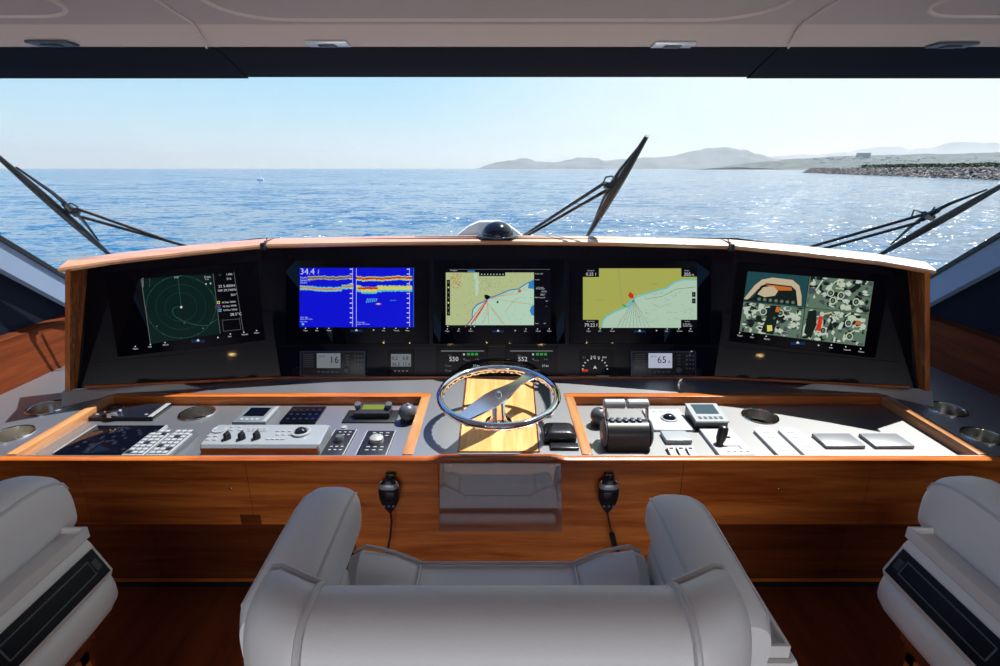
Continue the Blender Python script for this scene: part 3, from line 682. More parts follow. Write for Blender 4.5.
for X0, n_, lab in ((436, '550', 'left of two black engine displays behind the wheel, reading 550'), (505, '552', 'right of two black engine displays behind the wheel, reading 552')):
    t = display(MID, [(X0, 376.5), (X0+52, 376.5), (X0+52, 347), (X0, 347)], lab, 'engine_display')
    s = Scr(MID, lambda x, y: (x, y)); s.rect(X0+5, 350.4, X0+48, 351.6, 'grey', 0)
    s.txt(n_, X0+13, 361.2, 4.6, 'white'); s.txt('rpm', X0+12, 355.8, 1.6, 'grey'); s.txt('Trans', X0+9, 366.8, 2, 'grey'); s.txt('Temp', X0+28, 361, 1.8, 'grey')
    for k in range(3): s.rect(X0+31+k*4, 353, X0+34+k*4, 355.4, 'lime', 1)
    s.circ(X0+28, 354.4, 1, 'white', 1, 8); s.circ(X0+28, 359, .8, 'grey', 1, 8); s.txt('6.4v', X0+39, 360, 1.8, 'grey'); s.txt('27.6v', X0+37, 366.8, 2.2, 'white')
    s.txt('85 psi', X0+9, 371.5, 2, 'grey'); s.txt('188°F', X0+28, 371.5, 2, 'grey')
    s.build('readout', t)
t = display(MID, [(580, 377), (613, 377), (613, 350), (580, 350)], 'small black compass instrument with a half ring scale and red mark', 'compass_instrument')
s = Scr(MID, lambda x, y: (x, y))
for k in range(11):
    a = R(180*k/10); s.line([(595-11.5*math.cos(a), 369-10*math.sin(a)), (595-13*math.cos(a), 369-11.5*math.sin(a))], .9, 'white', 1)
s.poly([(593, 369), (595, 365.5), (597, 369), (595, 368)], 'white', 2); s.rect(582, 369.5, 588, 371.5, 'red', 1); s.txt('315', 590.5, 358.2, 2.6, 'white'); s.txt('°M', 597, 358.2, 1.8, 'white'); s.txt('0.2', 582.5, 358.2, 1.9, 'grey'); s.txt('69.9', 602, 358.2, 1.9, 'white'); s.line([(596,376),(609,376)], .5, 'grey', 1)
s.build('readout', t)

# ================================================================ compass dome on the cap
t = thing('dome_compass', (lipM[2].x, 2.42, H-0.30), 'black dome compass in the middle of the glossy teak cap', 'compass')
cc = Vector((0.0, 2.465, lipM[2].z+.006))
m = MB(); m.lathe([(0.098, 0), (0.098, 0.006), (0.090, 0.010), (0.078, 0.012), (0.0, 0.012)], cc, n=36); m.build('flange', blk_shiny, t)
m = MB(); m.lathe([(0.074*math.cos(R(a)), 0.012+0.062*math.sin(R(a))) for a in range(0, 91, 9)], cc, n=36); m.build('dome', blk_shiny, t)
# white moulded fairing behind
m = MB(); m.rings([[(x*0.145, 2.52+x*0, H-0.31), (x*0.145, 2.52, H-0.309)] for x in (-1, 1)], 0, False) if False else None
f_ = MB(); q = [(-0.16, 0), (-0.10, 0.045), (-0.05, 0.066), (0.05, 0.066), (0.10, 0.045), (0.16, 0)]
f_.prism([(x-0.04, 2.58, H-0.315+z) for x, z in q], (0, 0.09, 0)); fo = f_.build('compass_fairing', white_gel)
tag(fo, 'low white moulded fairing behind the black dome compass', 'fairing')

# ================================================================ steering wheel
WR, WZ, WY = 0.216, DECK+0.128, 1.757
wc = Vector((0.004, WY, WZ)); wn = Vector((0, -math.sin(R(5)), math.cos(R(5)))); wx = Vector((1, 0, 0)); wy = wn.cross(wx)
t = thing('steering_wheel', (wc.x, WY+0.01, DECK+0.006), 'chrome steering wheel with one broad diagonal spoke above the teak inlay', 'steering wheel')
m = MB(); m.tube([wc + (wx*math.cos(2*math.pi*k/64) + wy*math.sin(2*math.pi*k/64))*WR for k in range(64)], 0.0125, 12, 0, True); m.build('rim', chrome, t)
m = MB()      # scalloped finger grips below the rim
m.tube([wc - wn*0.010 + (wx*math.cos(2*math.pi*k/180) + wy*math.sin(2*math.pi*k/180))*(WR-0.004+0.003*math.cos(k*2*math.pi/180*36)) for k in range(180)], 0.008, 8, 0, True); m.build('finger_grips', chrome, t)
ang = R(52); ax = wx*math.cos(ang)+wy*math.sin(ang); bx = wn.cross(ax)
m = MB()
st_ = [(-WR, 0.020), (-0.17, 0.030), (-0.10, 0.040), (-0.03, 0.046), (0.02, 0.042), (0.06, 0.030), (0.11, 0.021), (0.16, 0.020), (WR, 0.030)]
rs = []
for a_, hw in st_:
    dz = -0.006
    o_ = wc + ax*a_ + wn*dz
    rs.append([o_ - bx*hw, o_ - bx*hw*.93 + wn*0.004, o_ + bx*hw*.93 + wn*0.004, o_ + bx*hw, o_ + bx*hw*.93 - wn*0.004, o_ - bx*hw*.93 - wn*0.004])
m.rings(rs, 0, False); m.build('spoke', pm('polished_spoke', (.80, .83, .88), .16, 1.0), t)
m = MB(); m.lathe([(0.012, 0), (0.012, 0.008), (0.008, 0.013), (0, 0.014)], wc - wn*0.003, wn, 16); m.build('hub_nut', chrome, t)
m = MB(); b0 = Vector((0.004, WY+0.012, DECK+0.005))
m.lathe([(0.050, 0), (0.050, 0.006), (0.034, 0.012), (0.026, 0.03), (0.024, 0.10), (0.020, 0.102)], b0, (0, -0.08, 1), 28); m.build('column', chrome, t)

# ================================================================ things on the worktop
def F4(px0, py0, px1, py1, z):
    """footprint on height z: y range from the rows, x from the columns at the middle row"""
    ya, yb = onz(500, py1, z).y, onz(500, py0, z).y; pm_ = (py0+py1)/2
    return onz(px0, pm_, z).x, onz(px1, pm_, z).x, ya, yb
def cup(px, py, wpx, z, label):
    c = onz(px, py, z); r = wpx/2 * ray(px, py).length*0 + abs(onz(px+wpx/2, py, z).x - c.x)
    t = thing('cup_holder', (c.x, c.y, z-0.06), label, 'cup holder')
    m = MB(); m.lathe([(r*.86, -0.0), (r*.88, 0.004), (r*.97, 0.0055), (r, 0.003), (r, 0.0)], (c.x, c.y, z), n=36, caps=False); m.build('rim', chrome, t)
    m = MB(); m.lathe([(r*.86, 0.003), (r*.855, -0.05), (r*.80, -0.056), (0, -0.057)], (c.x, c.y, z), n=36, caps=False)
    m.build('cup', steel, t)
    return (c, r)
CUPS = [(47.5, 408, 36, DECK, 'steel cup holder at far left of the desk, the one nearer the dash'), (12, 434.5, 38, DECK, 'steel cup holder at far left of the desk, the one nearer the front lip'),
        (197, 413.5, 34, TRAY, 'steel cup holder in the left recess above the silver handsets'), (760, 416.5, 35, TRAY, 'steel cup holder in the right recess in full sun'),
        (945.5, 409.5, 36, DECK, 'steel cup holder at far right of the desk, the one nearer the dash'), (983, 436.5, 38, DECK, 'steel cup holder at far right of the desk, the one nearer the front lip')]
cups = [cup(*a) for a in CUPS]
# real holes in the worktop for the cups
cut = MB()
for (c, r), a in zip(cups, CUPS): cut.lathe([(r*.875, -0.08), (r*.875, 0.02)], (c.x, c.y, a[3]), n=36, smooth=False)
co = cut.build('cutter', blk)
mod = top.modifiers.new('holes', 'BOOLEAN'); mod.object = co; mod.operation = 'DIFFERENCE'; mod.solver = 'EXACT'; mod.use_self = True
bpy.context.view_layer.update()
dg = bpy.context.evaluated_depsgraph_get(); nm_ = bpy.data.meshes.new_from_object(top.evaluated_get(dg)); top.modifiers.clear(); top.data = nm_
for a_ in [a_.name for a_ in nm_.attributes if a_.name in ('custom_normal', 'sharp_face', 'sharp_edge')]: nm_.attributes.remove(nm_.attributes[a_])
nm_.polygons.foreach_set('use_smooth', [False]*len(nm_.polygons)); nm_.update()
bpy.data.objects.remove(co)

# left recess ---------------------------------------------------
x0, x1, y0, y1 = F4(97, 406.5, 163, 421, TRAY)
t = thing('jog_dial_pad', ((x0+x1)/2, (y0+y1)/2, TRAY), 'flat black pad with a silver dial at the back left of the left recess', 'control pad')
m = MB(); m.rbox(x0, x1, y0, y1, TRAY, TRAY+0.016, 0.003); m.build('base', blk_shiny, t)
m = MB(); m.rbox(x1-0.022, x1-0.002, y0+0.004, y1-0.004, TRAY+0.0155, TRAY+0.0175, 0.0008); m.build('side_trim', silver, t)
p = onz(115.5, 413, TRAY+0.02); m = MB(); m.lathe([(0.033,0),(0.031,0.014),(0.034,0.020),(0.031,0.026),(0.022,0.024),(0,0.022)], (p.x, p.y, TRAY+0.015), n=32); m.build('dial', chrome, t)
m = MB()
for a_, b_ in ((0.12, .2), (0.45, .2), (0.85, .2)): m.rbox(x0+(x1-x0)*a_-0.006, x0+(x1-x0)*a_+0.006, y0+(y1-y0)*b_-0.004, y0+(y1-y0)*b_+0.004, TRAY+0.0158, TRAY+0.0168, 0.0004)
m.build_each('button', pm('legend_grey', (0.25, 0.27, 0.3), 0.5), t)
x0, x1, y0, y1 = F4(74, 427, 138, 452, TRAY)
x0 = onz(62, 450, TRAY).x; x1 = onz(137, 450, TRAY).x
t = thing('touch_keypad', ((x0+x1)/2, (y0+y1)/2, TRAY), 'black glass touch keypad with pale side strips at the front left', 'keypad')
m = MB(); m.rbox(x0, x1, y0-.02, y1, TRAY, TRAY+0.008, 0.002); m.build('glass', blk_gloss, t)
for xx in (x0-0.006, x1): m = MB(); m.box(xx, xx+0.006, y0-.02, y1, TRAY, TRAY+0.009); m.build('side_strip', silver, t)
m = MB(); leg = pm('legend_grey', (0.25, 0.27, 0.3), 0.5); dim = pm('dim_legend', (0.012, 0.014, 0.022), 0.3, spec=.2)
for i in range(26): xx, yy = x0+.04+rnd.random()*(x1-x0-.08), y0+rnd.random()*(y1-y0-.02); m.lathe([(0.007,0),(0,0.0004)], (xx, yy, TRAY+0.0082), n=10)
m.build('legends', dim, t)
for i, (px_, lab) in enumerate(((152, 'left of two silver keypad handsets lying in the left recess'), (175, 'right of two silver keypad handsets lying in the left recess'))):
    a = onz(px_+9, 430, TRAY+0.02); b = onz(px_-12, 455, TRAY+0.02)
    xc = (a.x+b.x)/2; y1_, y0_ = a.y, b.y-.01; w_ = 0.046; kw = .019
    t = thing('keypad_handset', (xc, (y0_+y1_)/2, TRAY), lab, 'remote control', 'silver keypad handsets in the left recess')
    m = MB(); m.rbox(xc-w_, xc+w_-.006, y0_, y1_, TRAY, TRAY+0.014, 0.004); m.build('cradle', dkgrey, t)
    m = MB(); m.rbox(xc-w_+.004, xc+w_-.012, y0_+.004, y1_-.03, TRAY+0.0135, TRAY+0.024, 0.003); m.build('body', silver, t)
    m = MB(); m.box(xc-w_+.008, xc+w_-.018, y0_+.010, y1_-.042, TRAY+.0238, TRAY+.0244); m.build('key_field', dkgrey, t)
    m = MB()
    for r_ in range(8):
        for k in range(3): m.rbox(xc-w_+.011+k*.0215, xc-w_+.028+k*.0215, y0_+.014+r_*.0215, y0_+.029+r_*.0215, TRAY+0.0242, TRAY+0.0262, 0.001, 0 if (r_*3+k*5+i) % 7 == 0 else 1)
    m.build_each('key', [blk, greyp], t)
# camera controller: pale grey sloping box with brown underside front
x0, x1 = onz(204, 440, TRAY+0.05).x, onz(322, 440, TRAY+0.05).x; ya, yb = onz(500, 444, TRAY+0.055).y, onz(500, 424.5, TRAY+0.06).y
t = thing('control_console', ((x0+x1)/2, (ya+yb)/2, TRAY), 'pale grey box controller with three black knobs and a trackball, left recess', 'controller')
m = MB(); zf, zk = TRAY+0.050, TRAY+0.062
rs = []
for x, ins in ((x0, .010), (x0+.008, 0), (x1-.008, 0), (x1, .010)):
    rs.append([(x, ya+.004, TRAY+0.002), (x, ya-.002+ins, zf-.010), (x, ya+.006+ins, zf-ins*.3), (x, yb-.006-ins, zk-ins*.3), (x, yb, zk-.008), (x, yb, TRAY+0.002)])
m.rings(rs, 0, True); m.build('body', pm('console_grey', (0.20, 0.225, 0.26), 0.38), t)
m = MB(); m.box(x0+.006, x1-.006, ya-.003, ya+.002, TRAY+.001, zf-.012); m.build('front_skirt', teak_dk, t)
def ontop(px, py):
    n_ = Vector((0, -(zk-zf), (yb-ya))).normalized(); return onp(px, py, Vector((0, ya, zf)), n_)
for px_, py_ in ((227.5, 438.5), (242, 438.5), (257, 438)):
    p = ontop(px_, py_); m = MB(); m.lathe([(0.013,0),(0.012,0.018),(0.010,0.021),(0,0.022)], p, n=18)
    m.box(p.x-.003, p.x+.003, p.y-.012, p.y+.012, p.z+.02, p.z+.026); m.build('knob', blk, t)
p = ontop(301, 432); m = MB(); m.lathe([(0.036,0),(0.034,0.004),(0.027,0.005),(0.026,0.002)], p, n=28, caps=False); m.build('trackball_ring', silver, t)
m = MB(); m.lathe([(0.022*math.cos(R(a)), 0.022*math.sin(R(a))*.8) for a in range(0, 91, 15)], p, n=22); m.build('trackball', blk_shiny, t)
p = ontop(219.5, 429.5); m = MB(); m.lathe([(0.026,0),(0.025,0.002),(0.020,0.002),(0.019,0.001)], p, n=24, caps=False); m.build('dial_ring', silver, t)
m = MB()
for px_, py_, w2, h2 in [(209+k*7, 436, 2, 1.2) for k in range(2)] + [(208+k*7, 439.5, 2, 1.2) for k in range(2)] + [(232+k*8, 427+r_*3, 1.6, 1) for k in range(2) for r_ in range(2)] + [(268+k*5, 439, 2, 1) for k in range(4)] + [(278+k*6, 431+r_*3.5, 2, 1) for k in range(3) for r_ in range(2)] + [(250+k*5, 428.5+r_*2, 2.2, .5) for k in range(4) for r_ in range(2)]:
    p = ontop(px_, py_); e_ = ontop(px_+w2, py_).x - p.x; m.rbox(p.x-e_, p.x+e_, p.y-.005, p.y+.005, p.z-.001, p.z+.0022, 0.0008)
m.build_each('key', silver, t)
# small grey display
x0, x1, y0, y1 = F4(240, 406.5, 273, 422.5, TRAY+.012)
t = thing('small_display', ((x0+x1)/2, (y0+y1)/2, TRAY), 'small grey framed display beside the cup holder in the left recess', 'display')
m = MB(); m.rbox(x0, x1, y0, y1, TRAY, TRAY+0.014, 0.003); m.build('case', pm('case_grey', (0.11, 0.13, 0.16), 0.4), t)
m = MB(); m.box(x0+.02, x1-.03, y0+.05, y1-.015, TRAY+.014, TRAY+.0146); m.build('screen', blk_gloss, t)
m = MB(); m.rbox(x1-.018, x1-.002, y0+.004, y1-.004, TRAY+.0138, TRAY+.0155, .0007); m.build('side_trim', silver, t)
m = MB()
for k in range(4): m.rbox(x0+.022+k*.02, x0+.034+k*.02, y0+.018, y0+.030, TRAY+.0138, TRAY+.0155, .0007)
m.build_each('button', greyp, t)
x0, x1, y0, y1 = F4(286, 406.5, 321, 422.5, TRAY+.008)
t = thing('button_panel', ((x0+x1)/2, (y0+y1)/2, TRAY), 'black button panel with round touch keys next to the small grey display', 'keypad')
m = MB(); m.rbox(x0, x1, y0, y1, TRAY, TRAY+0.010, 0.002); m.build('panel', blk_gloss, t)
m = MB()
for k in range(5):
    for r_ in range(3): m.lathe([(0.007,0),(0.006,.001),(0,0.001)], (x0+.022+k*.025, y0+.028+r_*.04, TRAY+0.010), n=12)
m.build_each('key', dim, t)
# radio head with green lcd
x0, x1, y0, y1 = F4(345, 409, 398, 421, TRAY+.01)
t = thing('stereo_head', ((x0+x1)/2, (y0+y1)/2, TRAY), 'black stereo head with green lit display and two knobs', 'stereo')
m = MB(); m.rbox(x0, x1, y0, y1, TRAY, TRAY+0.006, 0.002)
m.build('mounting_plate', blk, t)
bx0, bx1 = x0+(x1-x0)*.22, x0+(x1-x0)*.86
m = MB(); m.rings([[(x, y0+.030, TRAY+.004), (x, y0+.026, TRAY+.030), (x, y1-.02, TRAY+.048), (x, y1-.01, TRAY+.004)] for x in (bx0, bx1)], 0, False); m.build('body', blk, t)
m = MB(); a_ = Vector((0, y0+.026, TRAY+.030)); b_ = Vector((0, y1-.02, TRAY+.048)); nn = Vector((0, -(b_.z-a_.z), b_.y-a_.y)).normalized()
m.add([(bx0+.025, *(a_.lerp(b_, .35)+nn*.001).yz), (bx1-.025, *(a_.lerp(b_, .35)+nn*.001).yz), (bx1-.025, *(a_.lerp(b_, .8)+nn*.001).yz), (bx0+.025, *(a_.lerp(b_, .8)+nn*.001).yz)], [(0,1,2,3)]); m.build('lit_screen', em('green_lcd', (0.25, 0.33, 0.04)), t)
for x in (bx0+.006, bx1-.006):
    m = MB(); p = a_.lerp(b_, .6); m.lathe([(0.014,0),(0.013,.018),(0,.019)], (x, p.y, p.z), nn, 18); m.build('knob', dkgrey, t)
def ball(px, py, rpx, label):
    c = onz(px, py, TRAY+0.03); r = abs(onz(px+rpx, py, TRAY+.03).x-c.x)
    t = thing('horn_button', (c.x, c.y, TRAY), label, 'control')
    m = MB(); m.lathe([(r*.75, 0), (r*.8, .006), (r*.6, .014)], (c.x, c.y, TRAY), n=28); m.build('base', blk, t)
    m = MB(); m.lathe([(r*math.cos(R(a)), .008+r*.95+r*.95*math.sin(R(a))) for a in range(-70, 91, 10)], (c.x, c.y, TRAY), (0.1, -0.12, 1), 28); m.build('ball', dkgrey, t)
    m = MB(); m.lathe([(.005, 0), (.004, .006), (0, .007)], (c.x+.1*.08, c.y-.01, TRAY+.008+r*1.88), n=10); m.build('cap_pin', silver, t)
ball(407, 414, 9, 'dark grey ball shaped control beside the wheel, left recess')
ball(598, 417.5, 9, 'dark grey ball shaped control beside the wheel, right recess')
for (a, b, c_, d_, kr, lab) in ((327, 430, 350, 456, .017, 'narrow black control panel with small knob in the left recess'), (361, 431, 391, 456, .026, 'wider black control panel with large silver knob in the left recess')):
    x0, x1, y0, y1 = F4(a, b, c_, d_, TRAY+.008)
    t = thing('knob_panel', ((x0+x1)/2, (y0+y1)/2, TRAY), lab, 'control panel')
    m = MB(); m.rbox(x0, x1, y0, y1, TRAY, TRAY+0.010, .003); m.build('panel', blk, t)
    for xx in (x0, x1-.003): m = MB(); m.box(xx, xx+.003, y0, y1, TRAY+.002, TRAY+.0108); m.build('edge_strip', greyp, t)
    xm, ym = (x0+x1)/2, y0+(y1-y0)*.55
    m = MB(); m.lathe([(kr, 0), (kr*.95, .016), (kr*.7, .021), (0, .022)], (xm, ym, TRAY+.010), n=24); m.build('knob', dkgrey if kr < .02 else silver, t)
    m = MB()
    for k in range(3):
        for r_ in (-.36, -.24, .22, .33): m.rbox(xm-.022*(kr/.017)**.6+k*.019*(kr/.017)**.6, xm-.012*(kr/.017)**.6+k*.019*(kr/.017)**.6, ym+(y1-y0)*r_, ym+(y1-y0)*r_+.006, TRAY+.0098, TRAY+.0108, .0004)
    m.build('legends', leg, t)
m = MB(); p = onz(344, 427.5, TRAY); m.lathe([(.012,0),(.011,.004),(0,.005)], p, n=14); o = m.build('push_button', silver); tag(o, 'tiny silver push button behind the narrow knob panel', 'button')

# black leather pad right of the wheel
c = onz(559, 433, DECK+.02); t0_ = onz(545, 433, DECK+.02).x; t1_ = onz(577, 433, DECK+.02).x
t = thing('leather_pouch', (c.x, c.y, DECK), 'plump black leather pouch lying right of the wheel', 'pouch')
m = MB(); rs = []
for k in range(9):
    u = -1+2*k/8; hw = (t1_-t0_)/2; e_ = 1-abs(u)**6*.35
    rs.append([(c.x+hw*u*(.96+.04*abs(b_)), c.y+.045*a_, DECK+.002+.022*(1+b_)*e_) for a_, b_ in [(math.cos(R(q)), math.sin(R(q))) if False else p_ for q, p_ in [(0, v) for v in sup(0, 0, 1, 1, 16, 4)]]])
m.rings(rs, 0, True); m.build('pouch', leather_blk, t)
m = MB(); m.tube([(c.x-(t1_-t0_)/2+.004, c.y-.043, DECK+.026), (c.x, c.y-.046, DECK+.024), (c.x+(t1_-t0_)/2-.004, c.y-.043, DECK+.026)], .0022, 6); m.build('zip', dkgrey, t)
m = MB(); p0 = onz(552, 446, DECK+.004); m.rbox(t0_+.012, t1_-.004, c.y-.088, c.y-.052, DECK+.0005, DECK+.012, .004); o = m.build('phone_holder', leather_blk); tag(o, 'flat black leather case in front of the plump black pouch', 'case')

# right recess ---------------------------------------------------
# twin throttle
x0, x1 = onz(608, 440, TRAY+.05).x, onz(652, 440, TRAY+.05).x; yc, zc, rr_ = 1.675, TRAY+.048, .048
t = thing('throttle_control', ((x0+x1)/2, yc, TRAY), 'black twin lever throttle with grey grips in the right recess', 'throttle')
m = MB(); m.lathe([(rr_*.9, 0), (rr_, .004), (rr_, x1-x0-.004), (rr_*.9, x1-x0)], (x0, yc, zc), (1,0,0), 36); m.box(x0+.004, x1-.004, yc-rr_*.98, yc+rr_*.98, TRAY, zc); m.build('housing', blk, t)
for xx, sg in ((x0, -1), (x1, 1)):
    m = MB(); m.lathe([(rr_*1.05, 0), (rr_*1.08, .004), (rr_*.9, .010), (rr_*.4, .012), (0, .012)], (xx, yc, zc), (sg,0,0), 32); m.build('side_disc', dkgrey, t)
    m = MB(); m.lathe([(.010,0),(.010,.006),(0,.007)], (xx+sg*.008, yc-.02, zc), (sg,0,0), 14); m.build('screw', pm('copper', (0.6, 0.25, 0.1), .3, 1), t)
xm = (x0+x1)/2; gz = TRAY+.145; gy = yc+.035
for sg, xx in ((-1, x0+.002), (1, x1-.002)):
    m = MB(); m.tube([(xx, yc, zc+.02), (xx, yc+.012, zc+.05), (xx, gy, gz)], .006, 8); m.build('lever', chrome, t)
    m = MB(); a_, b_ = (x0-.004, xm-.003) if sg < 0 else (xm+.003, x1+.004); m.lathe([(.013, 0), (.018, .004), (.018, b_-a_-.004), (.013, b_-a_)], (a_, gy, gz), (1,0,0), 24); m.build('grip', greyp, t)
m = MB()
for k in range(5): m.rbox(x0+.014+k*(x1-x0-.03)/5, x0+.030+k*(x1-x0-.03)/5, yc-.012, yc+.012, zc+rr_-.004, zc+rr_+.008, .004)
m.build_each('button', slateb, t)
pad_w = pm('pale_panel', (0.42, 0.44, 0.46), .35)
x0, x1, y0, y1 = F4(648, 409, 687, 430, TRAY+.008)
t = thing('trackball_panel', ((x0+x1)/2, (y0+y1)/2, TRAY), 'pale square trackball panel right of the throttle', 'trackball')
m = MB(); m.rbox(x0, x1, y0, y1, TRAY, TRAY+.010, .003); m.build('plate', pad_w, t)
p = onz(669, 418, TRAY+.012); m = MB(); m.lathe([(.034,0),(.032,.004),(.026,.005),(.025,.0)], (p.x, p.y, TRAY+.010), n=28, caps=False); m.build('ring', silver, t)
m = MB(); m.lathe([(.024*math.cos(R(a)), .001+.019*math.sin(R(a))) for a in range(0, 91, 15)], (p.x, p.y, TRAY+.010), n=24); m.build('ball', blk_shiny, t)
m = MB()
for k in range(3): q = onz(654+k*7.5, 411.5, TRAY+.01); m.rbox(q.x-.008, q.x+.008, q.y-.004, q.y+.004, TRAY+.0098, TRAY+.0112, .0005)
m.build_each('button', greyp, t)
# box mounted display
x0, x1, y0, y1 = F4(691, 407, 722, 421, TRAY+.04)
t = thing('pilot_display', ((x0+x1)/2, (y0+y1)/2, TRAY), 'small silver faced display on a black box at the back of the right recess', 'display')
m = MB(); m.rings([[(x, y0, TRAY), (x, y0, TRAY+.032), (x, y1, TRAY+.045), (x, y1, TRAY)] for x in (x0, x1)], 0, False); m.build('housing', blk, t)
a_, b_ = Vector((0, y0-.004, TRAY+.034)), Vector((0, y1+.004, TRAY+.048)); nn = Vector((0, -(b_.z-a_.z), b_.y-a_.y)).normalized()
def sl(xa, xb, fa, fb, l0, l1, mm, mat=0):
    p_, q_ = a_.lerp(b_, fa)+nn*l0, a_.lerp(b_, fb)+nn*l0; mm.prism([(xa, p_.y, p_.z), (xb, p_.y, p_.z), (xb, q_.y, q_.z), (xa, q_.y, q_.z)], nn*(l1-l0), mat)
m = MB(); sl(x0-.002, x1+.002, 0, 1, 0, .007, m); m.build('face', greyp, t)
m = MB(); sl(x0+.016, x1-.016, .40, .93, .0072, .008, m); m.build('screen', pm('dull_lcd', (0.05, 0.08, 0.10), .15), t)
m = MB()
for k in range(5): sl(x0+.014+k*.02, x0+.026+k*.02, .12, .25, .0072, .0085, m)
m.build_each('button', dkgrey, t)
x0, x1, y0, y1 = F4(663, 432, 689, 442, TRAY+.01)
m = MB(); m.rbox(x0, x1, y0, y1, TRAY, TRAY+.018, .004); o = m.build('touch_pad', greyp); tag(o, 'thin grey slab in front of the pale trackball panel', 'pad')
for k in range(3):
    x0, x1, y0, y1 = F4(670+k*9.6, 448, 677+k*9.6, 458, TRAY+.01)
    t = thing('rocker_switch', ((x0+x1)/2, (y0+y1)/2, TRAY), ('pale rocker switch with red mark, leftmost of three by the front lip', 'pale rocker switch, middle of three by the front lip', 'pale rocker switch, rightmost of three by the front lip')[k], 'switch', 'rocker switches by the front lip')
    m = MB(); m.rbox(x0-.004, x1+.004, y0-.004, y1+.004, TRAY, TRAY+.005, .001); m.build('frame', blk, t)
    m = MB(); m.rings([[(x, y0, TRAY+.004), (x, y0, TRAY+.012), (x, (y0+y1)/2, TRAY+.009), (x, y1, TRAY+.016), (x, y1, TRAY+.004)] for x in (x0, x1)], 0, False); m.build('rocker', pad_w, t)
    m = MB(); m.box(x0+.006, x1-.006, y1-.012, y1-.006, TRAY+.0145, TRAY+.0165); m.build('mark', pm('red_mark', (.5,.02,.02), .4) if k == 0 else dkgrey, t)
# joystick lever panel
x0, x1 = onz(709, 445, TRAY).x, onz(743, 445, TRAY).x; y0, y1 = onz(500, 458, TRAY).y, onz(500, 431, TRAY).y
t = thing('joystick_panel', ((x0+x1)/2, (y0+y1)/2, TRAY), 'pale panel with a black upright joystick lever in the right recess', 'joystick')
m = MB(); m.rbox(x0, x1, y0, y1, TRAY, TRAY+.014, .003); m.build('plate', pad_w, t)
p = onz(719, 445, TRAY+.014); q = onz(725, 424, TRAY+.07)
base = Vector((p.x, p.y, TRAY+.012)); q = ony(724.5, 426, p.y+.02)
m = MB(); d_ = q-base
m.tube([base, base+d_*.18, base+d_*.35, base+d_*.7, base+d_*.93, base+d_], .01, 12, 0, False, [.012, .013, .017, .018, .016, .010]); m.build('lever', blk, t)
m = MB(); m.rbox(base.x+.0, base.x+.035, base.y-.004, base.y+.004, base.z+.03, base.z+.036, .002); m.build('trigger', blk, t)
m = MB()
for k in range(4): m.rbox(p.x+.01+k*.022, p.x+.02+k*.022, y0+.016, y0+.022, TRAY+.0138, TRAY+.0148, .0004)
m.box(p.x+.0, p.x+.07, y0+.055, y0+.059, TRAY+.0138, TRAY+.0146); m.box(p.x+.066, p.x+.07, y0+.035, y0+.059, TRAY+.0138, TRAY+.0146)
m.build('legends', dkgrey, t)
# slotted handsets and raised plates, right
for i, (pa, lab) in enumerate(((760, 'left of two pale handsets with rounded tops lying in the right recess'), (784, 'right of two pale handsets with rounded tops lying in the right recess'))):
    a = onz(pa-8, 430, TRAY); b = onz(pa+14, 430, TRAY); y0, y1 = onz(500, 458, TRAY).y, a.y
    x0, x1 = a.x-.004, b.x-.012
    t = thing('pale_handset', ((x0+x1)/2, (y0+y1)/2, TRAY), lab, 'remote control', 'pale handsets in the right recess')
    pl_ = [(x0, y0), (x1, y0), (x1, y1-.02), (x1-.012, y1-.005), (x1-.03, y1), (x0+.03, y1), (x0+.012, y1-.005), (x0, y1-.02)]
    m = MB(); m.prism([(x, y, TRAY) for x, y in pl_], (0, 0, .012)); m.build('body', pad_w, t)
    m = MB()
    for r_ in range(4): m.box(x0+.022, x0+.048, y1-.045-.035*r_, y1-.040-.035*r_, TRAY+.012, TRAY+.0124)
    m.box(x0+.01, x0+.05, y0+.025, y0+.03, TRAY+.012, TRAY+.0124); m.build('legends', leg, t)
for i, (pa, pb, lab) in enumerate(((823, 865, 'blank pale cover plate in the right recess, left of the pair'), (872, 914, 'blank pale cover plate in the right recess, right of the pair'))):
    y0, y1 = onz(500, 446.5, TRAY+.01).y, onz(500, 434, TRAY+.01).y; x0, x1 = onz(pa+3, 446, TRAY+.01).x, onz(pb, 446, TRAY+.01).x
    m = MB(); m.rbox(x0, x1, y0, y1, TRAY, TRAY+.013, .0015); o = m.build('cover_plate', deck_m if False else pm('lid_slate', (0.10, 0.12, 0.15), .43, ior=2.6)); tag(o, lab, 'cover plate', 'cover plates in the right recess')

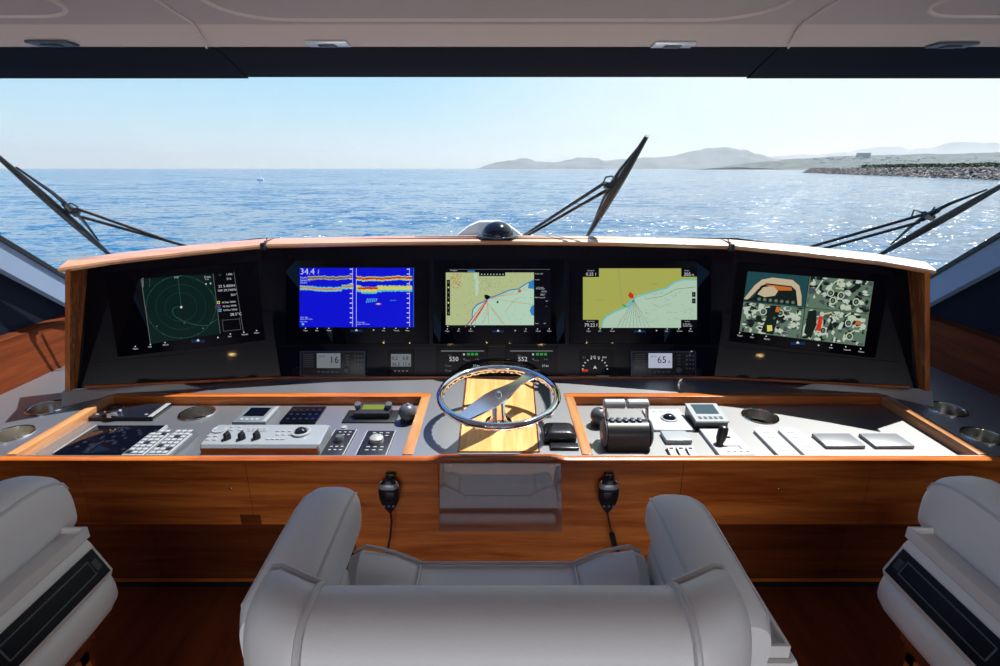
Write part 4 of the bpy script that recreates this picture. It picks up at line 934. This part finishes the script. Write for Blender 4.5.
# ================================================================ hand microphones
def mic(px, py, side, label):
    c = ony(px, py, YF-.03); t = thing('hand_microphone', (c.x, YF, c.z), label, 'microphone')
    m = MB(); rs = []
    for k in range(11):
        v = k/10; z = c.z+.062-.125*v; wd = [.012, .026, .032, .034, .034, .0335, .032, .028, .022, .014, .006][k]; th = [.008, .015, .018, .018, .017, .016, .015, .014, .012, .010, .006][k]
        rs.append([(c.x+x, YF-.034+y, z) for x, y in sup(0, 0, wd, th, 20, 2.8)])
    m.rings(rs, 0, True); m.build('body', blk, t)
    m = MB(); m.rings([[(c.x+x, YF-.034+y, z) for x, y in sup(0, 0, wd, th, 20, 2.8)] for wd, th, z in ((.0275, .0155, c.z+.050), (.0295, .0175, c.z+.046), (.0325, .0185, c.z+.038), (.033, .0188, c.z+.034))], 0, True); m.build('top_band', silver, t)
    m = MB(); fy = YF-.052
    m.rbox(c.x-.020, c.x+.020, fy-.001, fy+.004, c.z-.012, c.z+.022, .003); m.build('grille', blk_shiny, t)
    m = MB()
    for k in (-1, 0, 1): m.rbox(c.x+k*.015-.004, c.x+k*.015+.004, fy-.001, fy+.004, c.z-.032, c.z-.026, .001)
    m.build_each('button', pm('key_blue', (.12,.16,.24), .4), t)
    m = MB(); m.rbox(c.x-.012, c.x+.020, YF-.018, YF, c.z+.050, c.z+.072, .004); m.lathe([(.006,0),(.006,.012),(0,.013)], (c.x+.004, YF-.018, c.z+.064), (0,-1,0), 12); m.build('clip', blk, t)
    m = MB(); pts = [(c.x, YF-.034, c.z-.060)]
    if side < 0:
        e = ony(378, 560, YF-.04); pts += [(c.x+.002, YF-.035, c.z-.10), (c.x-.004, YF-.04, c.z-.15), (c.x-.016, YF-.045, c.z-.21), (c.x-.03, YF-.05, c.z-.27)]
        m.tube(pts, .0035, 8)
    else:
        pts += [(c.x+.008, YF-.035, c.z-.10), (c.x+.020, YF-.04, c.z-.145)]
        a_ = Vector(pts[-1]); d_ = Vector((.016, 0, -.06))
        for k in range(60):
            th_ = k*.9; pts.append(a_ + d_*(k/60) + Vector((math.cos(th_)*.008, math.sin(th_)*.008, 0)))
        a_ = Vector(pts[-1]); d_ = Vector((.16, -.03, -.06))
        for k in range(150):
            th_ = k*.75; pts.append(a_ + d_*(k/150) + Vector((0, math.cos(th_)*.008, math.sin(th_)*.008)) + Vector((0, 0, -.03*math.sin(math.pi*k/150))))
        m.tube(pts, .0028, 6)
    m.build('cord', rubber, t)
mic(389.5, 495, -1, 'black hand microphone clipped to the teak front left of the clear flap')
mic(608, 495, 1, 'black hand microphone with coiled cord right of the clear flap')

# ================================================================ chairs   (built about the lens point at scale K)
K = 0.80
def Z(z): return z
def chair_part(m, xo): 
    m.M = Matrix.Translation((xo, 0, H)) @ Matrix.Scale(K, 4)
def make_chair(xo, label, boxes, plinth, up_=0.0, bo_=.118, al=.40, tz=0.0):
    t = thing('helm_chair', (xo, K*0.75, 0), label, 'chair', 'helm chairs')
    def nb(): q = MB(); q.M = Matrix.Translation((xo, 0, H)) @ Matrix.Scale(K, 4); return q
    # backrest centre roll
    WG = ((0, 1.0, .0, .0), (.016, 1.03, .002, .004), (.045, 1.04, .016, .004), (.070, 1.03, .034, -.002), (.092, .98, .052, -.018), (.106, .84, .064, -.044), (.114, .55, .070, -.078))
    def ring(x, yc, zt, th, hgt, tilt=0.0, e=2.6):
        out = []
        for k in range(28):
            a = 2*math.pi*(k+.5)/28; c, s_ = math.cos(a), math.sin(a)
            y = th*math.copysign(abs(c)**(2/e), c); z = hgt/2*math.copysign(abs(s_)**(2/4.5), s_)
            zz = zt-hgt/2+z; out.append((x, yc+y-(zt-zz)*tilt*-0.0 + (zz-zt)*tilt, zz))
        return out
    m = nb(); rs = []
    for k in range(9):
        x = -.246+.492*k/8; rs.append(ring(x, .545, -.545, .075, .42))
    m.rings(rs, 0, True); m.build('backrest', leather, t)
    for s in (-1, 1):
        m = nb(); rs = []
        for k, (dx, sh, dy, dz) in enumerate(WG):
            rs.append(ring(s*(.246+dx), .545+dy, -.545+dz, .075*sh, .42-.0*dx+dz*1.2))
        m.rings(rs, 0, True); b_ = m.build('side_bolster', leather, t)
        m = nb(); m.tube([(s*.247, p[1]*1.0, p[2]) for p in ring(0, .545, -.544, .0765, .422)], .0055, 8, 0, True); m.build('piping', piping_m, b_)
        m = nb(); m.tube([Vector(ring(s*(.246+dx), .545+dy, -.545+dz, .075*sh, .42+dz*1.2)[4]) + Vector((0, .001, .002)) for dx, sh, dy, dz in WG[:6]], .0055, 8); m.build('piping', piping_m, b_)
    # seat with raised front corners
    m = nb(); rs = []
    for y, g in ((.62, 0), (.70, 0), (.80, .0), (.90, 0.3), (.96, .8), (1.00, 1), (1.02, .9), (1.035, .6)):
        r_ = []
        xs = [-.335, -.33, -.31, -.24, -.185, -.18, -.09, 0, .09, .18, .185, .24, .31, .33, .335]
        for x in xs:
            sd_ = max(0, (abs(x)-.18)/.12); sd_ = min(1, sd_); rise = .055*sd_*g
            edge = .02*max(0, (abs(x)-.30)/.035)
            r_.append((x, y - (.03*sd_*sd_ if y > .9 else 0), -.906 + rise*1.5 - edge - (.03 if y > 1.03 else 0)))
        r_ += [(x, y, -.98) for x in reversed(xs)]
        rs.append(r_)
    m.rings(rs, 0, True); st = m.build('seat', leather, t)
    m = nb()
    for x in (-.182, .182): m.tube([(x, .64, -.899), (x, .90, -.899), (x, 1.0, -.898), (x, 1.022, -.904), (x, 1.036, -.93)], .0035, 6)
    m.tube([(x, 1.020-(.03*min(1, max(0, (abs(x)-.18)/.12))**2), -.900+.0825*min(1, max(0, (abs(x)-.18)/.12))*.9-.02*max(0, (abs(x)-.30)/.035)) for x in [-.33+.66*k/22 for k in range(23)]], .004, 6)
    m.build('piping', piping_m, st)
    m = nb(); m.rbox(-.33, .33, .50, 1.00, -1.06, -.975, .03, 0, 3); m.build('seat_base', shell_m, t)
    # arms
    for s in (-1, 1):
        has = s in boxes; ac = s*.40 if s > 0 else -al; AT = -.70+up_ + (.022 if (s < 0 and not plinth) else 0)
        m = nb(); rs = []
        st_ = [(.665, -.01, .85), (.69, 0, 1), (.80, .006, 1), (.93, .010, 1), (.98, .006, .98), (1.01, -.003, .93), (1.035, -.016, .84), (1.052, -.034, .68), (1.062, -.052, .42)]
        hh = .078 if not has else .062+up_*.5
        for y, dz, sc in st_:
            rs.append([(ac+(x), y, AT-hh+z+dz*.8) for x, z in sup(0, 0, .063*sc, hh*sc, 32, 3.0)])
        m.rings(rs, 0, True); a_ = m.build('armrest', leather, t)
        m = nb()
        for sx2 in (-1, 1):
            m.tube([(ac+sx2*.0525*.8, .668, AT-hh+hh*.5)] + [(ac+sx2*.0525*sc, y, AT-hh+dz*.8+hh*sc*.745) for y, dz, sc in st_[1:8]], .0035, 6)
        m.build('piping', piping_m, a_)
        if not has:
            m = nb(); m.rbox(ac-.05, ac+.05, .66, .95, -1.03, -.83, .03, 0, 3); m.build('arm_support', shell_m, t)
        else:
            o_ = s
            # tray + box body + slotted panel on outer side of the arm
            m = nb()
            xi, xo_ = ac+o_*.040, ac+o_*bo_
            yA, yB = .70, .995
            def bx_(xa, xb, *r): a1, b1 = sorted((xa, xb)); m.box(a1, b1, *r)
            bx_(ac-o_*.05, xo_-o_*.006, yA+.006, yB-.006, -.821+tz, -.810+tz); bx_(xo_-o_*.006, xo_, yA, yB, -.821+tz, -.795+tz); bx_(ac, xo_-o_*.006, yB-.006, yB, -.821+tz, -.795+tz); bx_(ac, xo_-o_*.006, yA, yA+.006, -.821+tz, -.795+tz)
            m.build('tray', shell_m, t)
            m = nb()
            sec = [(ac-o_*.055, -.822+tz), (xo_-o_*.0, -.822+tz), (xo_+o_*.008, -.816), (xo_+o_*.010, -.822), (xo_+o_*.040, -.885), (xo_+o_*.035, -.90), (xo_-o_*.005, -.92), (ac-o_*.055, -.92)]
            rs = [[(x, y, z) for x, z in sec] for y in (yA-.01, yB-.01)]
            m.rings(rs, 0, False); bx_o = m.build('arm_box', shell_m, t)
            m = nb(); pa, pb = Vector((xo_+o_*.010, 0, -.822)), Vector((xo_+o_*.040, 0, -.885)); nn_ = Vector((pb.z-pa.z, 0, -(pb.x-pa.x))); nn_ = nn_.normalized(); nn_ = nn_ if nn_.x*o_ > 0 else -nn_
            def qd_(ya_, yb_, f0, f1, off, th, mat):
                p_, q_ = pa.lerp(pb, f0)+nn_*off, pa.lerp(pb, f1)+nn_*off
                m.prism([(p_.x, ya_, p_.z), (p_.x, yb_, p_.z), (q_.x, yb_, q_.z), (q_.x, ya_, q_.z)], nn_*th, mat)
            qd_(yA+.005, yB-.018, .02, .98, 0, .003, 0); m.build('slot_panel', pm('slot_black', (0.006, 0.006, 0.010), .3, spec=.15), bx_o)
            m = nb()
            for f0, f1 in ((.22, .26), (.70, .74)): qd_(yA+.03, yB-.045, f0, f1, .003, .0015, 0)
            for y_ in (yA+.03, yB-.048): qd_(y_, y_+.003, .22, .74, .003, .0015, 0)
            m.build('slot_rim', dkgrey, bx_o)
            m = nb(); qd_(yB-.045, yB-.03, .3, .66, .003, .006, 0); m.build('latch', blk, bx_o)
            # rounded lower body
            m = nb(); rs = []
            for y, sc in ((.54, .9), (.70, 1), (.90, 1), (.965, .98), (1.0, .90), (1.022, .72), (1.032, .45)):
                rs.append([(ac-o_*.0+o_*.022+x, y, -.955+z) for x, z in sup(0, 0, .128*sc, .068*sc, 26, 2.6)])
            m.rings(rs, 0, True); m.build('arm_body', shell_m, t)
    if plinth:
        zt = -1.20
        m = nb(); m.box(-.33, .33, .42, 1.10, -H/K, zt-.03); m.box(-.34, .34, .41, 1.11, zt-.03, zt); pl_o = m.build('pedestal', teak_dk, t)
        m = nb()
        for s in (-1, 1):
            x = s*.331; 
            for (ya_, yb_, za_, zb_) in ((.44, 1.08, zt-.075, zt-.05), (.44, 1.08, -H/K+.05, -H/K+.075), (.44, .465, -H/K+.05, zt-.05), (1.055, 1.08, -H/K+.05, zt-.05)):
                a1, b1 = sorted((x, x+s*.006)); m.box(a1, b1, ya_, yb_, za_, zb_)
        m.build('door_frame', teak, pl_o)
        m = nb(); m.rbox(-.22, .22, .55, 1.0, zt, -1.05, .03); m.build('seat_riser', shell_m, t)
    else:
        m = nb(); m.lathe([(.22, -H/K), (.22, -H/K+.02), (.12, -H/K+.06), (.07, -H/K+.12), (.06, -1.10), (.16, -1.06)], (0, .74, 0), n=32); m.build('pedestal', shell_m, t)
        m = nb(); m.tube([(0, .74, -1.55), (0, 1.0, -1.6), (0, 1.12, -1.6)], .03, 12); m.rbox(-.2, .2, 1.06, 1.18, -1.62, -1.59, .01); m.build('footrest', shell_m, t)
    return t
make_chair(0.0, 'pale grey leather helm chair facing the wheel, seen from behind in the middle', (1,), False, .004, .112, .372)
make_chair(-1.445*K, 'pale grey leather helm chair at the left edge, only its right arm seen', (1,), True, .055, .112, .40, .018)
make_chair(1.445*K, 'pale grey leather helm chair at the right edge, only its left arm seen', (-1,), True, .055, .112, .40, .018)

# ================================================================ headliner fittings
for px_, py_, lab, mt in ((328, 44, 'silver flush ceiling fitting left of centre above the black header', silver), (673, 45, 'silver flush ceiling fitting right of centre above the black header', silver),
                          (52, 43.5, 'dull grey flush ceiling fitting at the far left above the black header', dkgrey), (949, 46, 'dull grey flush ceiling fitting at the far right above the black header', dkgrey)):
    p = onz(px_, py_-1, CZ-.004); y_ = min(p.y, 1.662); p = Vector((p.x, y_, CZ-.004))
    t = thing('ceiling_fitting', (p.x, p.y, CZ-.004), lab, 'ceiling fitting')
    m = MB(); m.rbox(p.x-.058, p.x+.058, p.y-.026, p.y+.026, CZ-.010, CZ-.003, .002); m.build('plate', pm('pale_metal', (.72,.76,.8), .3, .3) if mt is silver else mt, t)
    m = MB(); m.rbox(p.x-.026, p.x+.022, p.y-.014, p.y+.016, CZ-.0135, CZ-.009, .002); m.build('latch', blk, t)
# warm downlights further aft: seen only as reflections in the dash
warm = em('warm_lamp', (1.0, .62, .22), 120)
spots = []
for pl, px_, py_ in ((LEF, 232, 354), (RIG, 760, 355)):
    p = pl.at(px_, py_); d = (p-CAM).normalized(); r_ = d - pl.n*2*d.dot(pl.n); k_ = (CZ+.02-p.z)/r_.z; h_ = p + r_*k_; spots.append(h_); print('LAMP', px_, py_, tuple(round(v, 2) for v in h_))
for i, h_ in enumerate(spots):
    if not (-5.4 < h_.y < 1.4 and abs(h_.x) < 2.5): continue
    t = thing('ceiling_downlight', (h_.x, h_.y, CZ+.02), ('warm downlight aft, mirrored below the green radar screen', 'warm downlight aft, mirrored below the camera screen')[i], 'downlight', 'warm downlights in the headliner')
    m = MB(); m.lathe([(.045, 0), (.045, -.006), (.032, -.008), (.030, -.002)], (h_.x, h_.y, CZ+.02), n=24, caps=False); m.build('ring', chrome, t)
    m = MB(); m.lathe([(.0, 0), (.030, -.0005), (.030, -.003), (0, -.0032)], (h_.x, h_.y, CZ+.02), n=24, caps=False); m.build('lens', warm, t)

# ================================================================ wipers outside the windscreen
def gp(px, py, off): return onp(px, py, GB - GN*off, GN)
def wiper(arms, blade, label, clamp, hose):
    t = thing('windscreen_wiper', gp(arms[0][0][0], arms[0][0][1], .04), label, 'wiper')
    for a_ in arms:
        m = MB(); m.tube([gp(x, y, .055) for x, y in a_], .0075, 8); m.build('arm', wiper_m, t)
    A, B = gp(*blade[0], .035), gp(*blade[1], .035); d_ = (B-A)
    m = MB(); rr = []; pts = []
    for k in range(9): pts.append(A+d_*k/8); rr.append(.004+.014*math.sin(math.pi*(.1+.8*k/8)))
    m.tube(pts, .01, 8, 0, False, rr); m.build('blade', rubber, t)
    m = MB(); sdir = d_.normalized().cross(GN)
    c_ = gp(*clamp, .05)
    a0_, a1_ = A+d_*.14 - GN*.02, A+d_*.86 - GN*.02
    m.tube([a0_, c_.lerp(a0_, .4)-GN*.012, c_-GN*.008, c_.lerp(a1_, .4)-GN*.012, a1_], .008, 8, 0, False, [.004, .008, .011, .008, .004]); m.build('frame', wiper_m, t)
    m = MB(); m.tube([c_-sdir*.03, c_+sdir*.03], .016, 10); m.tube([c_-d_.normalized()*.03, c_+d_.normalized()*.05], .012, 8); m.build('clamp', wiper_m, t)
    m = MB(); m.tube([gp(x, y, .075) for x, y in hose], .004, 6); m.build('hose', rubber, t)
wiper([[(517, 240), (603, 184)], [(524, 238), (607, 190)]], [(587, 237), (647, 136)], 'black windscreen wiper leaning right in the middle pane beside the compass', (611, 186), [(603, 183), (606, 177), (612, 176), (615, 181)])
wiper([[(175, 243), (78, 209)], [(193, 248), (82, 217)]], [(110, 255), (-6, 153)], 'black windscreen wiper rising to the left edge, left of the dash', (72, 211), [(78, 207), (71, 203), (66, 205), (64, 202)])
wiper([[(803, 249), (925, 214)], [(815, 251), (920, 222)]], [(876, 257), (1012, 180)], 'black windscreen wiper rising to the right edge, right of the dash', (928, 216), [(911, 218), (914, 210), (920, 212), (930, 213), (935, 207)])
# wiper posts stand on the cowl outside the glass
for x in (0.1,): pass
m = MB(); m.rings([[(x, 2.54, H-.345), (x, 2.57, H-.335), (x, 3.3, H-.62), (x, 3.3, H-.9), (x, 2.54, H-.9)] for x in (-0.98, 0.98)], 0, False)
struct(m, 'trim_13', white_gel)

# ================================================================ OUTSIDE
SEA = H - 6.2
# sea
wm = bpy.data.materials.new('sea_water'); wm.use_nodes = True; t = wm.node_tree; b = t.nodes['Principled BSDF']
b.inputs['Base Color'].default_value = (0.003, 0.078, 0.18, 1); b.inputs['Specular IOR Level'].default_value = 0.35; b.inputs['Roughness'].default_value = 0.10
b.inputs['Coat Weight'].default_value = 0.55; b.inputs['Coat Roughness'].default_value = 0.16; b.inputs['Coat IOR'].default_value = 1.5; b.inputs['IOR'].default_value = 1.33
co_ = N(t, 'ShaderNodeTexCoord')
def slopes(octs):      # facet slopes of the waves as a normal, several wave lengths summed
    acc = None
    for k, (sc_, sx_, amp, det) in enumerate(octs):
        mp = N(t, 'ShaderNodeMapping'); mp.inputs['Scale'].default_value = (sx_, 1, 1); mp.inputs['Location'].default_value = (37*k, 11*k, 5*k); t.links.new(co_.outputs['Object'], mp.inputs[0])
        n_ = N(t, 'ShaderNodeTexNoise'); n_.inputs['Scale'].default_value = sc_; n_.inputs['Detail'].default_value = det; n_.inputs['Roughness'].default_value = .62; t.links.new(mp.outputs[0], n_.inputs[0])
        sb = N(t, 'ShaderNodeVectorMath', operation='SUBTRACT'); t.links.new(n_.outputs['Color'], sb.inputs[0]); sb.inputs[1].default_value = (.5, .5, .5)
        ml = N(t, 'ShaderNodeVectorMath', operation='MULTIPLY'); t.links.new(sb.outputs[0], ml.inputs[0]); ml.inputs[1].default_value = (amp, amp, 0)
        if acc is None: acc = ml
        else:
            ad = N(t, 'ShaderNodeVectorMath', operation='ADD'); t.links.new(acc.outputs[0], ad.inputs[0]); t.links.new(ml.outputs[0], ad.inputs[1]); acc = ad
    ad = N(t, 'ShaderNodeVectorMath', operation='ADD'); t.links.new(acc.outputs[0], ad.inputs[0]); ad.inputs[1].default_value = (0, 0, 1)
    no = N(t, 'ShaderNodeVectorMath', operation='NORMALIZE'); t.links.new(ad.outputs[0], no.inputs[0]); return no
t.links.new(slopes([(.06, .5, .9, 3), (.35, .5, 1.5, 3), (1.8, .6, 1.5, 3)]).outputs[0], b.inputs['Normal'])
t.links.new(slopes([(.2, .5, 1.6, 3), (1.0, .6, 4.6, 3)]).outputs[0], b.inputs['Coat Normal'])
m = MB(); m.add([(-40000, 6, SEA), (40000, 6, SEA), (40000, 45000, SEA), (-40000, 45000, SEA)], [(0,1,2,3)]); so_ = m.build('sea', wm, origin=(0, 0, SEA)); so_['kind'] = 'structure'

def ridge(name, pts, dist, depth, mat, label, base=SEA-1, jag=1.0, seed=1, kind='structure'):
    """a real range of hills: crest line given, slopes fall away towards and behind the viewer"""
    r = random.Random(seed); xs = []; 
    P_ = [(ony(x, 168.5, dist).x, ony(x, y, dist).z) for x, y in pts]
    n = 150; m = MB(); rows = 7; vs = []; fs = []
    def hz(x):
        for (xa, za), (xb, zb_) in zip(P_, P_[1:]):
            if xa <= x <= xb: q = (x-xa)/(xb-xa); q = q*q*(3-2*q); return za+(zb_-za)*q
        return P_[-1][1] if x > P_[-1][0] else P_[0][1]
    for i in range(n+1):
        x = P_[0][0]+(P_[-1][0]-P_[0][0])*i/n; zc_ = hz(x)
        for j, (fy_, fz_) in enumerate(((-1, 0), (-.7, .22), (-.4, .5), (-.15, .82), (0, 1), (.35, .8), (1, 0))):
            nz_ = noise.noise(Vector((x/dist*26, j*.9+seed, 0)))*.24*(1 if 0 < j < 6 else 0)*jag + noise.noise(Vector((x/dist*80, j*1.7, 5+seed)))*.13*jag*(1 if 0 < j < 6 else 0)
            if j == 4: nz_ *= .35
            vs.append((x, dist+depth*fy_, base+(zc_-base)*max(0, fz_+nz_*fz_)))
    for i in range(n):
        for j in range(6): a_ = i*7+j; fs.append((a_, a_+7, a_+8, a_+1))
    m.add(vs, fs, 0, True); o = m.build(name, mat)
    if kind == 'structure': o['kind'] = 'structure'
    else: tag(o, label, 'hill')
    return o
hill_m = pm('scrub_hillside', (0.12, 0.13, 0.14), .95, spec=.1, var=(.004, .35))
ridge('hill_range', [(478, 168), (490, 164), (500, 162), (512, 160.5), (520, 158.5), (528, 158.5), (536, 161.5), (555, 162.5), (570, 159.5), (580, 157), (592, 157.5), (605, 160.5), (625, 159), (650, 157.5), (668, 156), (690, 151), (708, 148), (725, 147), (740, 149.5), (755, 154), (775, 158), (800, 161), (820, 166)], 7500, 900, hill_m, 'long ridge of pale hills on the horizon from the wiper to the breakwater', seed=2, kind='thing')
ridge('distant_mountains', [(700, 167), (760, 157), (800, 154.5), (850, 152.5), (868, 148), (880, 145.5), (892, 146.5), (905, 150), (925, 147), (945, 142), (965, 141), (985, 143), (1010, 147), (1100, 143), (1200, 160)], 13000, 1500, pm('far_rock', (0.14, 0.15, 0.17), .95, spec=.1), 'faint distant mountains at the right edge behind the town', seed=5, kind='thing')
ridge('coastal_plain', [(740, 167.2), (770, 161), (800, 158.5), (830, 156.5), (860, 155.5), (900, 154.5), (950, 153.5), (1000, 152), (1060, 152), (1200, 152), (1400, 156)], 3800, 900, pm('plain_scrub', (0.085, 0.10, 0.10), .95, spec=.1, var=(.02, .45)), 'low grey green plain with a town behind the breakwater', jag=.6, seed=8, kind='thing')
# town
from mathutils.bvhtree import BVHTree
bpy.context.view_layer.update()
po_ = bpy.data.objects['coastal_plain']; PLAIN = BVHTree.FromPolygons([po_.matrix_world @ v.co for v in po_.data.vertices], [tuple(p.vertices) for p in po_.data.polygons])
rb = random.Random(11)
wallm = pm('pale_render', (0.62, 0.58, 0.52), .8); roofm = pm('terracotta', (0.32, 0.16, 0.10), .8); winm = pm('dark_opening', (0.05, 0.06, 0.08), .3)
def house(px, py, wpx, hpx, dist, label, group, name='house', mat=wallm):
    d0_ = ray(px, py).normalized(); hit = PLAIN.ray_cast(CAM, d0_)
    if hit[0] is None: return
    c = hit[0]; dist = c.y; w_ = wpx*dist/F; h_ = hpx*dist/F; d_ = w_*.8; c = c + Vector((0, 0, h_*.7))
    t = thing(name, (c.x, c.y, c.z), label, 'building', group)
    m = MB(); m.box(c.x-w_/2, c.x+w_/2, c.y-d_/2, c.y+d_/2, c.z-h_, c.z+h_); m.build('wall', mat, t)
    m = MB(); m.box(c.x-w_*.53, c.x+w_*.53, c.y-d_*.53, c.y+d_*.53, c.z+h_, c.z+h_*1.15); m.build('roof', roofm if rb.random() < .3 else mat, t)
    m = MB()
    for k in range(3): m.box(c.x-w_*.36+k*w_*.3, c.x-w_*.22+k*w_*.3, c.y-d_/2-.3, c.y-d_/2, c.z+h_*.2, c.z+h_*.7)
    m.build('window', winm, t)
for i in range(34):
    x = rb.uniform(815, 1000); y = rb.uniform(158, 163.5); house(x, y, rb.uniform(1.6, 4), rb.uniform(.35, .8), 2700-(y-158)*150, 'small pale house of the town behind the breakwater', 'town houses behind the breakwater')
house(863, 157.5, 9, 2.2, 2500, 'dark blocky building standing highest in the town', None, 'hotel', pm('grey_render', (.16,.17,.18), .8))
# tree belt and beach
def belt(px0, px1, dist0, dist1, zlo, hgt, n, mat, name, label, cat, blocky=False, seed=4):
    r = random.Random(seed); m = MB(); A_, B_ = ony(px0, 168.5, dist0), ony(px1, 168.5, dist1); nv = Vector((-(B_-A_).y, (B_-A_).x, 0)).normalized(); nv = nv if nv.x < 0 else -nv
    for i in range(n):
        f = r.random(); p = A_.lerp(B_, f); q_ = r.random(); zz = zlo + q_*hgt*.9; dy = (1-q_)*hgt*1.5 if blocky else r.uniform(-1, 1)*(hgt*1.2)
        s_ = hgt*(r.uniform(.09, .20) if blocky else r.uniform(.10, .2))
        bm = bmesh.new(); bmesh.ops.create_icosphere(bm, subdivisions=1, radius=s_)
        rot = Matrix.Rotation(r.uniform(0, 6), 3, 'Z') @ Matrix.Rotation(r.uniform(0, 6), 3, 'X')
        sc_ = Vector((r.uniform(.8, 1.6), r.uniform(.8, 1.3), r.uniform(.6, 1)))
        vs = [rot @ Vector((v.co.x*sc_.x, v.co.y*sc_.y, v.co.z*sc_.z)) * r.uniform(.85, 1.15) + Vector((p.x+nv.x*dy, p.y+nv.y*dy, zz)) for v in bm.verts]
        bm.verts.index_update(); m.add(vs, [[v.index for v in f_.verts] for f_ in bm.faces], r.choice((0, 0, 1))); bm.free()
    o = m.build(name, mat); tag(o, label, cat, None, 'stuff'); return o
rock1, rock2 = pm('grey_boulder', (0.10, 0.09, 0.085), .9), pm('pale_boulder', (0.26, 0.23, 0.20), .9)
belt(811, 1040, 860, 290, SEA-.5, 7.6, 3000, [rock1, rock2], 'breakwater_rocks', 'breakwater of piled grey boulders reaching out from the right edge', 'rocks', True, seed=4)
m = MB(); a_, b_ = ony(813, 168.5, 865), ony(1050, 168.5, 285)
nv = Vector((-(b_-a_).y, (b_-a_).x, 0)).normalized(); nv = nv if nv.x < 0 else -nv
m.rings([[(p.x+nv.x*q, p.y+nv.y*q, z) for q, z in ((9.5, SEA-2.5), (1, SEA+4.6), (-3, SEA+4.6), (-9, SEA-2))] for p in (a_, b_)], 0, False); o = m.build('breakwater_core', rock1); tag(o, 'solid rubble bank under the boulders of the breakwater', 'bank')
belt(865, 1080, 1500, 800, SEA+3, 14, 2400, [pm('dark_foliage', (0.035, 0.06, 0.025), .9), pm('mid_foliage', (0.06, 0.09, 0.035), .9)], 'tree_belt', 'dark green belt of trees behind the breakwater', 'trees', seed=6)
m = MB(); a_, b_ = ony(700, 168.5, 3300), ony(1100, 168.5, 1800)
m.prism([(ony(690, 168.5, 3300).x, 3300, SEA-.5), (a_.x+200, 3250, SEA-.5), (b_.x, b_.y, SEA-.5), (b_.x+900, 3000, SEA-.5)], (0, 0, 2.2)); o = struct(m, 'ground', pm('sand', (.55,.48,.38), .9))
# small sail far out on the left
c = ony(259, 184, 300); t = thing('sailing_boat', (c.x, 300, SEA), 'tiny pale sailing boat mast far out on the sea, left', 'boat')
k_ = 300/F
m = MB(); top_ = ony(257.5, 168, 300); bot = ony(262, 188, 300); m.tube([(bot.x, 300, SEA+.3), (top_.x, 300, top_.z)], .35, 6, 0, False, [.35, .15]); m.build('mast', white_gel, t)
m = MB(); m.rings([[(bot.x-2.5, 300, SEA+.2), (bot.x-2.4, 300, SEA+.8)], [(bot.x+2, 300.8, SEA+.2), (bot.x+2, 300.8, SEA+.8)], [(bot.x+2, 299.2, SEA+.2), (bot.x+2, 299.2, SEA+.8)]], 0, False, closed=True) if False else m.box(bot.x-2, bot.x+1.5, 299.4, 300.6, SEA-.1, SEA+.7, 0, .25); m.build('hull', white_gel, t)

# haze: real scattering air over the far water and the hills
hz_m = bpy.data.materials.new('sea_haze'); hz_m.use_nodes = True; t = hz_m.node_tree; t.nodes.clear()
o_ = N(t, 'ShaderNodeOutputMaterial'); vs_ = N(t, 'ShaderNodeVolumeScatter'); vs_.inputs['Color'].default_value = (.78, .91, 1, 1); vs_.inputs['Density'].default_value = 0.000085; vs_.inputs['Anisotropy'].default_value = .45
t.links.new(vs_.outputs[0], o_.inputs['Volume'])
m = MB(); m.box(-9000, 20000, 1200, 14500, SEA+.5, 380)
o = m.build('sea_haze', hz_m); tag(o, 'pale sea haze over the hills', 'haze', None, 'stuff')
